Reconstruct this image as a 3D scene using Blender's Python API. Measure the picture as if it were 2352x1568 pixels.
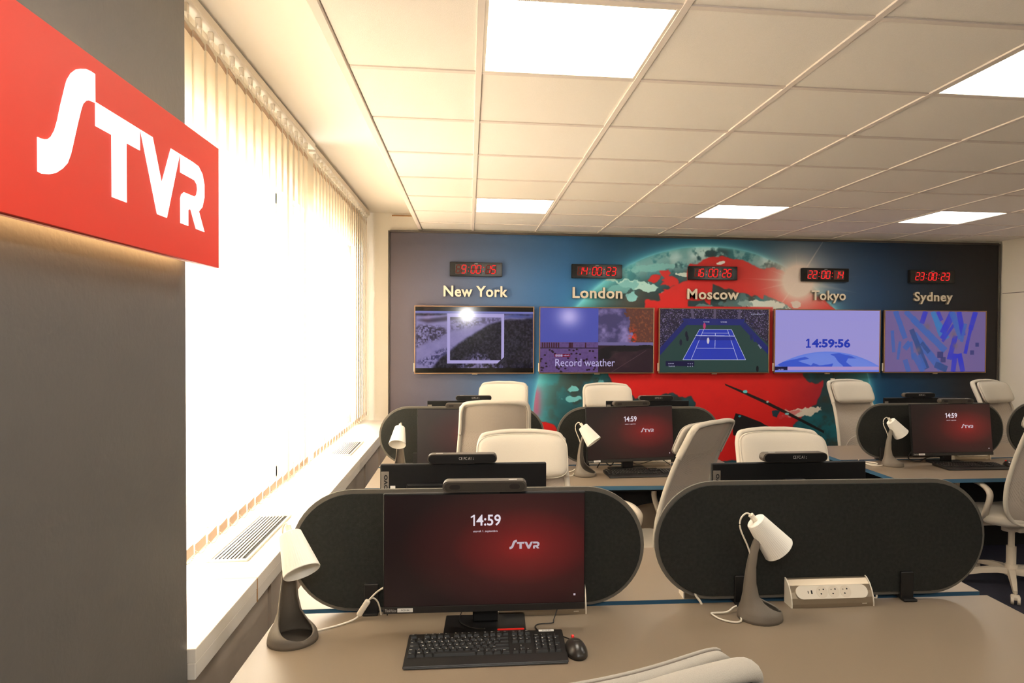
import bpy, bmesh, math, random
import numpy as np
from mathutils import Matrix, Vector
for o in list(bpy.data.objects): bpy.data.objects.remove(o)
SC = bpy.context.scene
COL = SC.collection
PI = math.pi
R = math.radians

# ------------------------------------------------------------------ camera
YAW, PITCH, ROLL = 0.1173, -0.0176, 0.0052
cy_, sy_ = math.cos(YAW), math.sin(YAW)
fwd = Vector((sy_*math.cos(PITCH), cy_*math.cos(PITCH), math.sin(PITCH)))
rgt = Vector((cy_, -sy_, 0)); upv = rgt.cross(fwd)
r2 = math.cos(ROLL)*rgt + math.sin(ROLL)*upv
u2 = -math.sin(ROLL)*rgt + math.cos(ROLL)*upv
cam_d = bpy.data.cameras.new('camera'); cam = bpy.data.objects.new('camera', cam_d); COL.objects.link(cam)
cam.matrix_world = Matrix(((r2.x, u2.x, -fwd.x, 0), (r2.y, u2.y, -fwd.y, 0), (r2.z, u2.z, -fwd.z, 1.65), (0, 0, 0, 1)))
cam_d.sensor_width = 36; cam_d.lens = 24.353; cam_d.shift_x = -0.0376; cam_d.shift_y = 0.00354
cam_d.clip_start = 0.05
SC.camera = cam

# ------------------------------------------------------------------ daylight and exposure
world = bpy.data.worlds.new('overcast_sky'); SC.world = world; world.use_nodes = True
bgn = world.node_tree.nodes['Background']
bgn.inputs[0].default_value = (1.0, 0.97, 0.93, 1); bgn.inputs[1].default_value = 20.0
PANEL = 15.5            # ceiling LED panel radiance
SC.view_settings.view_transform = 'Standard'; SC.view_settings.look = 'None'
SC.view_settings.exposure = 0.0; SC.view_settings.gamma = 1.0; SC.view_settings.use_curve_mapping = False

# the photographer's flash, held just above the lens and tipped up (its glare shows in the New York screen)
fl = bpy.data.lights.new('camera_flash', 'AREA'); fl.shape = 'DISK'; fl.size = .09; fl.energy = 16; fl.color = (1, .97, .92)
flo = bpy.data.objects.new('camera_flash', fl); COL.objects.link(flo); flo.location = (-.04, -.02, 1.99); flo.rotation_euler = (R(90+38), 0, 0)

# ------------------------------------------------------------------ materials
def lin(c):
    return tuple(((v/255)/12.92 if v/255 <= .04045 else ((v/255+.055)/1.055)**2.4) for v in c)
MATS = {}
def pm(name, rgb, rough=.6, metal=0, noise=0, nscale=200, bump=0, bscale=300, spec=.5, emit=None, es=1, coat=0, sheen=0):
    m = bpy.data.materials.new(name); m.use_nodes = True; nt = m.node_tree; b = nt.nodes['Principled BSDF']
    c = lin(rgb)
    b.inputs['Base Color'].default_value = (*c, 1); b.inputs['Roughness'].default_value = rough
    b.inputs['Metallic'].default_value = metal; b.inputs['Specular IOR Level'].default_value = spec
    if coat: b.inputs['Coat Weight'].default_value = coat; b.inputs['Coat Roughness'].default_value = .05
    if sheen: b.inputs['Sheen Weight'].default_value = sheen
    if emit:
        b.inputs['Emission Color'].default_value = (*lin(emit), 1); b.inputs['Emission Strength'].default_value = es
    tc = nt.nodes.new('ShaderNodeTexCoord')
    if noise:
        n = nt.nodes.new('ShaderNodeTexNoise'); n.inputs['Scale'].default_value = nscale; n.inputs['Detail'].default_value = 3
        nt.links.new(tc.outputs['Object'], n.inputs['Vector'])
        mx = nt.nodes.new('ShaderNodeMix'); mx.data_type = 'RGBA'
        mx.inputs['A'].default_value = (*[v*(1-noise) for v in c], 1); mx.inputs['B'].default_value = (*[min(1, v*(1+noise)) for v in c], 1)
        nt.links.new(n.outputs['Fac'], mx.inputs['Factor']); nt.links.new(mx.outputs['Result'], b.inputs['Base Color'])
    if bump:
        n = nt.nodes.new('ShaderNodeTexNoise'); n.inputs['Scale'].default_value = bscale; n.inputs['Detail'].default_value = 4
        nt.links.new(tc.outputs['Object'], n.inputs['Vector'])
        bp = nt.nodes.new('ShaderNodeBump'); bp.inputs['Strength'].default_value = bump; bp.inputs['Distance'].default_value = .002
        nt.links.new(n.outputs['Fac'], bp.inputs['Height']); nt.links.new(bp.outputs['Normal'], b.inputs['Normal'])
    MATS[name] = m
    return m
def em(name, rgb, s):
    m = bpy.data.materials.new(name); m.use_nodes = True; nt = m.node_tree
    nt.nodes.remove(nt.nodes['Principled BSDF']); e = nt.nodes.new('ShaderNodeEmission')
    e.inputs[0].default_value = (*lin(rgb), 1); e.inputs[1].default_value = s
    nt.links.new(e.outputs[0], nt.nodes['Material Output'].inputs[0]); return m
wall_m = pm('cream_paint', (240, 232, 216), .85, noise=.03, nscale=3, bump=.15, bscale=180)
tile_m = pm('ceiling_tile_fissured', (246, 238, 225), .9, noise=.05, nscale=260, bump=.5, bscale=420)
rail_m = pm('ceiling_rail_enamel', (226, 214, 202), .8, spec=.2)
soff_m = pm('soffit_paint', (244, 236, 222), .9, bump=.1, bscale=90)
pillar_m = pm('grey_textured_plaster', (104, 101, 96), .5, noise=.06, nscale=8, bump=.35, bscale=70, spec=.35)
carpet_m = pm('navy_carpet', (38, 40, 56), .98, noise=.55, nscale=240, bump=.9, bscale=500)
sill_m = pm('white_sill_laminate', (238, 230, 218), .35)
apron_m = pm('beige_panel', (190, 174, 156), .6, noise=.03, nscale=12)
chip_m = pm('chipboard', (176, 124, 66), .8, noise=.35, nscale=160)
desk_m = pm('taupe_desk_laminate', (136, 121, 103), .38, noise=.05, nscale=420, bump=.06, bscale=700)
blue_m = pm('blue_edge_band', (62, 104, 132), .45)
panelw_m = pm('desk_panel_taupe', (158, 138, 114), .6)
felt_m = pm('charcoal_felt', (50, 51, 48), .97, noise=.28, nscale=90, bump=.7, bscale=330, spec=.1)
trimg_m = pm('grey_felt_piping', (104, 99, 90), .8, noise=.1, nscale=200)
blackp_m = pm('black_plastic', (19, 18, 18), .42, bump=.12, bscale=900)
blackg_m = pm('black_gloss', (9, 9, 9), .12)
blackm_m = pm('black_matt_housing', (14, 13, 13), .6, spec=.3)
keyb_m = pm('key_plastic', (24, 23, 22), .45)
kbody_m = pm('keyboard_body', (30, 28, 25), .38, bump=.1, bscale=900)
white_m = pm('white_plastic', (236, 226, 208), .4)
chairw_m = pm('chair_white_plastic', (214, 202, 184), .42)
fab_m = pm('light_woven_fabric', (196, 188, 174), .92, noise=.1, nscale=600, bump=.5, bscale=900, sheen=.1)
seam_m = pm('seam_thread', (128, 118, 108), .9)
greyp_m = pm('lamp_grey_plastic', (112, 103, 91), .5, noise=.08, nscale=500, bump=.25, bscale=900)
shade_m = pm('lamp_shade_white', (255, 251, 240), .45)
bulb_m = pm('bulb_opal', (244, 236, 220), .3)
silver_m = pm('champagne_aluminium', (160, 146, 126), .35, metal=.75)
bronze_m = pm('tv_bezel_bronze', (150, 118, 88), .35, metal=.7)
frame_m = pm('mural_frame_dark', (70, 62, 54), .5)
letter_m = pm('brushed_champagne_letters', (214, 202, 180), .42, metal=.25, noise=.06, nscale=60)
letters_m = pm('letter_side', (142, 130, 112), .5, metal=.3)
red_m = pm('red_acrylic', (238, 58, 36), .5, spec=.25)
redp_m = pm('red_plastic_glow', (230, 30, 24), .4, emit=(230, 30, 24), es=.15)  # faint emission added to lift the red, the plastic itself is no lamp
label_m = pm('paper_label', (240, 238, 232), .6)
ink_m = pm('black_ink', (20, 20, 20), .7)
inkg_m = pm('grey_ink', (196, 192, 186), .7)
strip_m = pm('grey_badge_strip', (128, 120, 110), .5)
spk_m = pm('speaker_cloth', (62, 56, 50), .9, noise=.2, nscale=900, bump=.5, bscale=1200)
spkd_m = pm('speaker_oval', (40, 36, 33), .9)
steel_m = pm('window_frame_white', (230, 226, 220), .4)
darkc_m = pm('black_cloth', (16, 15, 15), .95)
def translucent(name, rgb, w):
    m = bpy.data.materials.new(name); m.use_nodes = True; nt = m.node_tree
    nt.nodes.remove(nt.nodes['Principled BSDF'])
    t = nt.nodes.new('ShaderNodeBsdfTranslucent'); d = nt.nodes.new('ShaderNodeBsdfDiffuse'); mx = nt.nodes.new('ShaderNodeMixShader')
    c = lin(rgb); t.inputs[0].default_value = (*c, 1); d.inputs[0].default_value = (*c, 1); mx.inputs[0].default_value = w
    nt.links.new(d.outputs[0], mx.inputs[1]); nt.links.new(t.outputs[0], mx.inputs[2]); nt.links.new(mx.outputs[0], nt.nodes['Material Output'].inputs[0])
    return m
vane_m = translucent('blind_fabric', (246, 232, 208), .45)
hem_m = translucent('blind_hem', (214, 190, 166), .2)
glass_m = bpy.data.materials.new('window_glass'); glass_m.use_nodes = True
nt = glass_m.node_tree; nt.nodes.remove(nt.nodes['Principled BSDF'])
a = nt.nodes.new('ShaderNodeBsdfTransparent'); b = nt.nodes.new('ShaderNodeBsdfGlossy'); b.inputs['Roughness'].default_value = .02; c = nt.nodes.new('ShaderNodeMixShader'); c.inputs[0].default_value = .07
nt.links.new(a.outputs[0], c.inputs[1]); nt.links.new(b.outputs[0], c.inputs[2]); nt.links.new(c.outputs[0], nt.nodes['Material Output'].inputs[0])
# chair mesh: fine see-through weave
mesh_m = bpy.data.materials.new('chair_mesh_weave'); mesh_m.use_nodes = True
nt = mesh_m.node_tree; pb = nt.nodes['Principled BSDF']; pb.inputs['Base Color'].default_value = (*lin((184, 172, 158)), 1); pb.inputs['Roughness'].default_value = .8
tc = nt.nodes.new('ShaderNodeTexCoord'); vo = nt.nodes.new('ShaderNodeTexVoronoi'); vo.inputs['Scale'].default_value = 260; vo.inputs['Randomness'].default_value = .15
mt = nt.nodes.new('ShaderNodeMath'); mt.operation = 'LESS_THAN'; mt.inputs[1].default_value = .24
tr = nt.nodes.new('ShaderNodeBsdfTransparent'); mx = nt.nodes.new('ShaderNodeMixShader')
nt.links.new(tc.outputs['Object'], vo.inputs['Vector']); nt.links.new(vo.outputs['Distance'], mt.inputs[0]); nt.links.new(mt.outputs[0], mx.inputs[0])
nt.links.new(pb.outputs[0], mx.inputs[1]); nt.links.new(tr.outputs[0], mx.inputs[2]); nt.links.new(mx.outputs[0], nt.nodes['Material Output'].inputs[0])
panel_m = em('led_panel', (255, 246, 232), PANEL)
logo_em = em('lit_white_acrylic', (255, 246, 236), 1.6)
halo_em = em('halo_strip', (255, 206, 140), 14)
led_on = em('led_red', (255, 40, 40), 1.3)
led_off = em('led_red_dim', (120, 36, 28), .8)
led_bg = pm('led_module_grey', (46, 40, 34), .5)
txt_em = em('screen_text_white', (235, 225, 235), .9)
logo_scr = em('screen_logo', (205, 190, 198), .8)

# ------------------------------------------------------------------ mesh helpers
def obj(name, bm, m, parent=None, smooth=False, kind=None, label=None):
    me = bpy.data.meshes.new(name); bm.to_mesh(me); bm.free()
    if m: me.materials.append(m)
    if smooth:
        for p in me.polygons: p.use_smooth = True
    return link(name, me, parent, kind, label)
def link(name, me, parent=None, kind=None, label=None):
    o = bpy.data.objects.new(name, me); COL.objects.link(o)
    if parent: o.parent = parent
    if kind: o['kind'] = kind
    if label: o['label'] = label
    return o
def thing(name, label, cat, loc=(0, 0, 0), rz=0, group=None):
    o = bpy.data.objects.new(name, None); COL.objects.link(o); o.empty_display_size = .1
    o.location = loc; o.rotation_euler = (0, 0, rz); o['label'] = label; o['category'] = cat
    if group: o['group'] = group
    return o
def tag(o, label, cat, group=None):
    o['label'] = label; o['category'] = cat
    if group: o['group'] = group
    return o
def dup(root, loc, rz, label, group=None):
    r = root.copy(); COL.objects.link(r); r.location = loc; r.rotation_euler = (0, 0, rz); r['label'] = label
    if group: r['group'] = group
    for ch in list(root.children):
        c = ch.copy(); COL.objects.link(c); c.parent = r
        for g in ch.children:
            d = g.copy(); COL.objects.link(d); d.parent = c
    return r
def B(): return bmesh.new()
def merge(bm, b2, mat=None):
    if mat is not None: bmesh.ops.transform(b2, matrix=mat, verts=b2.verts)
    me = bpy.data.meshes.new('tmp'); b2.to_mesh(me); b2.free(); bm.from_mesh(me); bpy.data.meshes.remove(me)
def box(bm, c, s, bev=0, seg=2, rot=None):
    b = bmesh.new(); bmesh.ops.create_cube(b, size=1)
    bmesh.ops.scale(b, vec=s, verts=b.verts)
    if bev: bmesh.ops.bevel(b, geom=list(b.edges), offset=bev, segments=seg, affect='EDGES', profile=.5)
    m = Matrix.Translation(c)
    if rot is not None: m = m @ rot
    merge(bm, b, m); return bm
def prism(bm, pts, z0, z1, mat=None):
    b = bmesh.new(); n = len(pts)
    lo = [b.verts.new((p[0], p[1], z0)) for p in pts]; hi = [b.verts.new((p[0], p[1], z1)) for p in pts]
    b.faces.new(lo[::-1]); b.faces.new(hi)
    for i in range(n): b.faces.new((lo[i], lo[(i+1) % n], hi[(i+1) % n], hi[i]))
    bmesh.ops.recalc_face_normals(b, faces=b.faces)
    merge(bm, b, mat); return bm
def cyl(bm, c, r, h, seg=24, axis='z', r2=None):
    b = bmesh.new(); bmesh.ops.create_cone(b, cap_ends=True, segments=seg, radius1=r, radius2=r if r2 is None else r2, depth=h)
    m = Matrix.Translation(c)
    if axis == 'x': m = m @ Matrix.Rotation(PI/2, 4, 'Y')
    elif axis == 'y': m = m @ Matrix.Rotation(-PI/2, 4, 'X')
    elif isinstance(axis, Vector): m = m @ axis.to_track_quat('Z', 'Y').to_matrix().to_4x4()
    merge(bm, b, m); return bm
def smoothpath(pts, n=6, closed=False):
    P = [Vector(p) for p in pts]; out = []
    N = len(P); rng = N if closed else N-1
    for i in range(rng):
        if closed: p0, p1, p2, p3 = P[i-1], P[i], P[(i+1) % N], P[(i+2) % N]
        else: p0, p1, p2, p3 = P[max(i-1, 0)], P[i], P[i+1], P[min(i+2, N-1)]
        for k in range(n):
            t = k/n
            out.append(.5*((2*p1)+(-p0+p2)*t+(2*p0-5*p1+4*p2-p3)*t*t+(-p0+3*p1-3*p2+p3)*t*t*t))
    if not closed: out.append(P[-1])
    return out
def sweep(bm, path, prof, closed=False, up=Vector((0, 0, 1)), scales=None):
    # prof: list of (a, b) in the (side, up) plane
    n = len(path); rings = []
    for i, p in enumerate(path):
        if closed: t = path[(i+1) % n]-path[i-1]
        else: t = path[min(i+1, n-1)]-path[max(i-1, 0)]
        t.normalize(); s = t.cross(up)
        if s.length < 1e-4: s = t.cross(Vector((0, 1, .001)))
        s.normalize(); u = s.cross(t).normalized(); k = scales[i] if scales else 1
        rings.append([bm.verts.new(p+s*a*k+u*b_*k) for a, b_ in prof])
    m = len(prof)
    for i in range(n if closed else n-1):
        A, Bq = rings[i], rings[(i+1) % n]
        for j in range(m): bm.faces.new((A[j], A[(j+1) % m], Bq[(j+1) % m], Bq[j]))
    if not closed:
        bm.faces.new(rings[0][::-1]); bm.faces.new(rings[-1])
    bmesh.ops.recalc_face_normals(bm, faces=bm.faces)
    return bm
def circ(r, n=8, ry=None): return [(r*math.cos(2*PI*i/n), (ry or r)*math.sin(2*PI*i/n)) for i in range(n)]
def tube(bm, pts, r, n=8, closed=False, sm=6, up=Vector((0, 0, 1))):
    b = bmesh.new(); sweep(b, smoothpath(pts, sm, closed) if sm else [Vector(p) for p in pts], circ(r, n), closed, up); merge(bm, b); return bm
def lathe(bm, prof, seg=32, mat=None):
    b = bmesh.new(); rings = []
    for r, z in prof: rings.append([b.verts.new((r*math.cos(2*PI*i/seg), r*math.sin(2*PI*i/seg), z)) for i in range(seg)])
    for i in range(len(prof)-1):
        for j in range(seg): b.faces.new((rings[i][j], rings[i][(j+1) % seg], rings[i+1][(j+1) % seg], rings[i+1][j]))
    bmesh.ops.recalc_face_normals(b, faces=b.faces); merge(bm, b, mat); return bm
def stadium(w, h, seg=24):
    r = h/2; pts = []
    for i in range(seg+1): a = -PI/2+PI*i/seg; pts.append((w/2-r+r*math.cos(a), r*math.sin(a)))
    for i in range(seg+1): a = PI/2+PI*i/seg; pts.append((-w/2+r+r*math.cos(a), r*math.sin(a)))
    return pts
def rrect(w, h, r, seg=6, cx=0, cy=0):
    pts = []
    for sx, sy, a0 in ((1, -1, -PI/2), (1, 1, 0), (-1, 1, PI/2), (-1, -1, PI)):
        for i in range(seg+1):
            a = a0+PI/2*i/seg; pts.append((cx+sx*(w/2-r)+r*math.cos(a), cy+sy*(h/2-r)+r*math.sin(a)))
    return pts
STAND = Matrix.Rotation(PI/2, 4, 'X')          # local x,y -> x,z ; +z -> -y (faces the viewer)
def standat(x, y, z, rz=0): return Matrix.Translation((x, y, z)) @ Matrix.Rotation(rz, 4, 'Z') @ STAND
TXT = {}
def text_mesh(s, size, ext=0, off=0, align='CENTER', spacing=1):
    k = (s, round(size, 4), ext, off, align, spacing)
    if k in TXT: return TXT[k]
    cu = bpy.data.curves.new('t', 'FONT'); cu.body = s; cu.size = size; cu.extrude = ext; cu.offset = off
    cu.align_x = align; cu.align_y = 'BOTTOM_BASELINE' if False else 'CENTER'; cu.resolution_u = 3; cu.space_character = spacing
    ob = bpy.data.objects.new('t', cu); COL.objects.link(ob)
    me = bpy.data.meshes.new_from_object(ob); me.materials.clear(); bpy.data.objects.remove(ob); bpy.data.curves.remove(cu)
    TXT[k] = me; return me
def text(name, s, size, m, parent, mat, ext=0, off=0, align='CENTER', fit=None, bevelside=None):
    me = text_mesh(s, size, ext, off, align).copy(); me.name = name
    xs = [v.co.x for v in me.vertices]; ys = [v.co.y for v in me.vertices]
    if fit:   # fit = (width, height) of the ink box, centred at origin
        sx = fit[0]/(max(xs)-min(xs)); sy = fit[1]/(max(ys)-min(ys)); mx_, my_ = (max(xs)+min(xs))/2, (max(ys)+min(ys))/2
        me.transform(Matrix.Diagonal((sx, sy, 1, 1)) @ Matrix.Translation((-mx_, -my_, 0)))
    me.transform(mat); me.materials.append(m)
    return link(name, me, parent)
def quad(bm, pts, uv=True):
    vs = [bm.verts.new(p) for p in pts]; f = bm.faces.new(vs)
    if uv:
        l = bm.loops.layers.uv.verify()
        for lp, c in zip(f.loops, ((0, 0), (1, 0), (1, 1), (0, 1))): lp[l].uv = c
    return bm

# ------------------------------------------------------------------ generated pictures (print and screens)
def vnoise(X, Y, s, seed):
    rs = np.random.RandomState(seed); g = rs.rand(256, 256).astype(np.float32)
    x = X*s; y = Y*s; xi = np.floor(x).astype(int); yi = np.floor(y).astype(int); fx = x-xi; fy = y-yi
    fx = fx*fx*(3-2*fx); fy = fy*fy*(3-2*fy)
    a = g[yi % 256, xi % 256]; b = g[yi % 256, (xi+1) % 256]; c = g[(yi+1) % 256, xi % 256]; d = g[(yi+1) % 256, (xi+1) % 256]
    return (a*(1-fx)+b*fx)*(1-fy)+(c*(1-fx)+d*fx)*fy
def fbm(X, Y, s, seed, o=4):
    t = 0; w = 0
    for i in range(o): t = t+vnoise(X, Y, s*2**i, seed+i)*.5**i; w += .5**i
    return t/w
def inpoly(X, Y, pts):
    p = np.array(pts, float).reshape(-1, 2); x0, y0 = p.min(0); x1, y1 = p.max(0)
    res = np.zeros(X.shape, bool); sel = (X >= x0) & (X <= x1) & (Y >= y0) & (Y <= y1)
    if not sel.any(): return res
    xs = X[sel]; ys = Y[sel]; r = np.zeros(xs.shape, bool); n = len(p)
    for i in range(n):
        ax, ay = p[i]; bx, by = p[i-1]
        if ay == by: continue
        c = ((ay > ys) != (by > ys)) & (xs < (bx-ax)*(ys-ay)/(by-ay)+ax); r ^= c
    res[sel] = r; return res
def make_image(name, A):
    h, w = A.shape[:2]; im = bpy.data.images.new(name, w, h); out = np.ones((h, w, 4), np.float32); out[..., :3] = np.clip(A, 0, 1)
    im.pixels.foreach_set(out.ravel()); im.update(); im.pack(); return im
def img_mat(name, im, emis=0, rough=.5, spec=.5, base=True):
    m = bpy.data.materials.new(name); m.use_nodes = True; nt = m.node_tree; b = nt.nodes['Principled BSDF']
    t = nt.nodes.new('ShaderNodeTexImage'); t.image = im; t.interpolation = 'Cubic'
    if base: nt.links.new(t.outputs[0], b.inputs['Base Color'])
    else: b.inputs['Base Color'].default_value = (.004, .004, .004, 1)
    b.inputs['Roughness'].default_value = rough; b.inputs['Specular IOR Level'].default_value = spec
    if emis: nt.links.new(t.outputs[0], b.inputs['Emission Color']); b.inputs['Emission Strength'].default_value = emis
    return m
def C3(r, g, b): return np.array((r, g, b), float)/255
def blend(A, m, c, k=1.0):
    m = (m.astype(float) if m.dtype == bool else m)*k; m = np.clip(m, 0, 1)[..., None]; return A*(1-m)+c*m
def blur(A, n):
    for ax in (0, 1):
        for _ in range(2):
            A = (np.roll(A, n, ax)+np.roll(A, -n, ax)+A)/3
    return A
MX0, MX1, MZ0, MZ1 = -.745, 5.436, .1, 2.592
POLY = {
'red_north':[2119,2324,2213,2352,2276,2392,2347,2423,2447,2429,2519,2422,2592,2406,2665,2385,2729,2365,2802,2353,2848,2323,2894,2306,2958,2320,3032,2304,3125,2279,3209,2254,3293,2176,3369,2106,3501,2028,3643,1931,3662,1896,3222,1896,3157,1944,2999,2009,2906,2043,2888,2008,2815,2046,2787,2033,2650,2075,2377,2153,2287,2175,2116,2177],
'red_west':[1700,1903,1923,1828,1958,1902,2020,1933,2047,1951,2082,1981,2279,1988,2307,1962,2343,1945,2364,2085,2372,2154,2287,2175,2116,2177,2001,2141,1947,2110,1894,2087,1815,2052,1833,2000],
'black_sea':[2222,1905,2217,1926,2239,1940,2226,1957,2239,1968,2257,1957,2253,1935,2271,1918,2262,1901],
'uk':[1835,2276,1926,2288,1944,2264,1926,2237,1948,2210,1976,2183,2026,2170,2026,2149,1962,2135,1892,2134,1836,2133,1885,2168,1850,2174,1892,2202,1856,2222,1842,2249],
'ireland':[1717,2172,1751,2220,1800,2231,1846,2229,1835,2194,1801,2167,1752,2156],
'europe':[1857,2099,1949,2097,1956,2114,2034,2142,2082,2171,2118,2130,2142,1856,1674,1852,1694,1947,1690,1985,1718,1995,1802,1986,1921,1987,1939,2025,1928,2059,1885,2086],
'spot1':[1946,2226,1973,2209,2027,2175,2000,2149,1947,2114,1911,2157],
'africa':[1292,1368,1331,1243,1376,1186,1472,1155,1601,1022,1665,1041,1755,1028,1833,1040,1897,1077,1975,1083,2028,1058,2048,1026,2119,1019,2159,1032,2205,993,2212,949,2186,885,2201,681,2217,400,3261,383,3230,676,3216,734,3269,798,3363,888,3458,953,3512,1070,3538,1134,3544,1193,3497,1180,3442,1167,3373,1187,3332,1239,3303,1368],
'south_west':[593,731,630,817,729,804,804,772,842,709,1007,420,594,427],
'line':[2506,1166,2513,1149,2915,969,3173,845,3551,659,3551,685,3187,870,2942,989,2713,1086],
'quad':[2622,871,2594,786,2598,651,3326,564,3053,697,2918,757,2891,776,2702,849],
'blob':[2997,891,3038,898,3085,891,3058,846,3052,824,3008,840]}
def mural_image():
    W = 1780; H = int(W*(MZ1-MZ0)/(MX1-MX0))
    x = np.linspace(MX0, MX1, W)[None, :].repeat(H, 0); z = np.linspace(MZ0, MZ1, H)[:, None].repeat(W, 1)
    n1 = fbm(x, z, 3, 1); n2 = fbm(x, z, 9, 20); n3 = fbm(x, z, 22, 40, 3)
    kx = [-.745, -.3, .3, .9, 1.5, 2.6, 3.6, 4.1, 4.6, 5.0, 5.44]
    kc = np.array([(92, 82, 88), (86, 86, 104), (70, 98, 138), (42, 98, 152), (26, 80, 118), (26, 76, 112), (34, 66, 104), (20, 54, 92), (28, 42, 60), (32, 34, 40), (34, 32, 32)])/255.
    A = np.stack([np.interp(x, kx, kc[:, i]) for i in range(3)], -1)
    low = np.clip((1.5-z)/.5, 0, 1)*np.clip((x-3.9)/.1, 0, 1)*np.clip((5.1-x)/.6, 0, 1); A = blend(A, low*.8, C3(8, 62, 104))
    low = np.clip((1.3-z)/.4, 0, 1)*np.clip((.6-np.abs(x-.5))/.6, 0, 1); A = blend(A, low*.6, C3(56, 104, 150))
    top = np.clip((z-2.1)/.4, 0, 1); A = A*(1-.18*top[..., None])
    gx, gz, gr = 2.335, .783, 1.740
    d = np.hypot(x-gx, z-gz)-gr; ang = np.arctan2(z-gz, x-gx)
    A = blend(A, np.exp(-np.clip(d, 0, 9)/.075)*.7, C3(52, 150, 186))
    A = blend(A, np.exp(-np.clip(d, 0, 9)/.02)*.6, C3(130, 214, 230))
    ins = d < 0
    G = np.zeros_like(A)+C3(28, 56, 62)
    G = blend(G, np.clip((n1-.45)*3.5, 0, 1), C3(22, 92, 104)); G = blend(G, np.clip((n2-.52)*5, 0, 1)*.8, C3(48, 44, 38)); G = blend(G, np.exp(-(((x-1.55)/.3)**2+((z-1.97)/.12)**2)), C3(58, 46, 40))
    rim = np.exp(d/.16)                                   # 1 at the rim, falling inwards
    left = np.clip((gx-x)/1.0+.1, 0, 1); G = blend(G, rim*left*1.1, C3(96, 190, 200))
    right = np.clip((x-gx)/1.0, 0, 1)*np.clip((1.6-z)/.4, 0, 1); G = blend(G, rim*right*(.6+.6*n2), C3(70, 170, 180))
    topm = np.clip((z-2.15)/.2, 0, 1); G = blend(G, np.clip(rim*1.7, 0, 1)*topm*np.clip((n2*1.3+n3*.7-.72)*4, 0, 1), C3(186, 220, 222)); G = blend(G, np.exp(d/.018)*np.clip((z-1.2)*3, 0, 1), C3(112, 206, 222))
    G = blend(G, np.clip((n1-.5)*6, 0, 1)*topm*.5*np.clip(rim*2, 0, 1), C3(40, 110, 124))
    # cloud bands
    def cloud(cx, cz, rx, rz, rot, c, k=1.0, th=.48):
        nonlocal G
        ca, sa = math.cos(rot), math.sin(rot); u = ((x-cx)*ca+(z-cz)*sa)/rx; v = (-(x-cx)*sa+(z-cz)*ca)/rz
        G = blend(G, np.clip((np.exp(-(u*u+v*v))*1.1+n3*1.0-.48-th)*9, 0, 1)*k, c)
    dx = (n2-.5)*.05; dz = (fbm(x, z, 14, 70)-.5)*.05; X = (x+dx)*1000; Z = (z+dz)*1000
    P = {k: inpoly(X, Z, v) for k, v in POLY.items()}
    cloud(1.62, 2.13, .30, .05, -.15, C3(170, 214, 210)); cloud(1.45, 2.1, .2, .06, .3, C3(110, 180, 185), .8)
    cloud(1.75, 2.3, .35, .04, .1, C3(120, 190, 192), .7); cloud(2.08, 2.24, .10, .02, 0, C3(205, 222, 214)); cloud(1.56, 2.02, .06, .05, .5, C3(130, 196, 200))
    cloud(2.9, 1.95, .28, .05, -.1, C3(200, 218, 212)); cloud(2.62, 1.98, .18, .09, .2, C3(80, 120, 124), .7); cloud(2.3, 1.93, .1, .03, 0, C3(120, 160, 160), .6)
    cloud(1.0, 1.12, .06, .03, 0, C3(110, 190, 196)); cloud(1.25, 1.13, .07, .08, .4, C3(90, 160, 170)); cloud(.98, 1.02, .1, .03, 0, C3(110, 190, 196)); cloud(1.1, .88, .1, .02, 0, C3(110, 180, 186))
    red = P['red_north'] | P['red_west'] | P['uk'] | P['ireland'] | P['europe'] | P['spot1'] | P['africa'] | P['south_west']
    band = (x > 1.78) & (x < 3.0) & (z > 1.2) & (z < 1.93) & (d < -.2); red = red | band
    RC = np.zeros_like(A)+C3(204, 26, 24); RC = blend(RC, np.clip((z-1.9)/.3, 0, 1)*.7, C3(186, 38, 34)); RC = blend(RC, np.clip((x-3.0)/.6, 0, 1)*np.clip((1.4-z)/.3, 0, 1), C3(150, 28, 42))
    RC = blend(RC, np.clip((n2-.55)*2, 0, 1)*.25, C3(150, 18, 22))
    rm = blur(red.astype(float), 1)
    G = G*(1-rm[..., None])+RC*rm[..., None]
    pink = np.exp(-((x-.63)/.05)**2)*np.clip((1.18-z)/.1, 0, 1)*np.clip((z-.8)/.1, 0, 1); G = blend(G, pink*.7, C3(200, 70, 110))
    cloud(3.33, .88, .22, .05, .1, C3(216, 206, 190)); cloud(3.2, .86, .15, .03, .3, C3(190, 60, 70), .6); cloud(2.45, 2.36, .05, .02, .3, C3(225, 228, 222)); cloud(3.24, 1.96, .05, .05, .9, C3(200, 190, 184)); cloud(2.42, 2.30, .06, .02, 0, C3(40, 70, 80))
    for k in ('line', 'quad', 'blob'):
        mk = inpoly(x*1000, z*1000, POLY[k]); G = blend(G, mk, C3(24, 20, 20) if k != 'blob' else C3(26, 56, 70))
    cloud(2.72, 1.085, .02, .012, 0, C3(90, 190, 200)); cloud(2.95, .98, .015, .01, 0, C3(180, 200, 200)); cloud(3.15, .86, .025, .012, 0, C3(130, 200, 205)); cloud(2.66, .84, .02, .012, 0, C3(50, 150, 165))
    e = np.clip(-d/.006, 0, 1)[..., None]; A = A*(1-e)+G*e
    # the rising sun printed on the limb
    sx, sz = 3.256, 2.193; r = np.hypot(x-sx, z-sz)
    A = blend(A, np.exp(-(r/.12)**2)*.9+np.exp(-(r/.30)**2)*.72+np.exp(-r/.42)*.38, C3(222, 206, 192))
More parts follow.
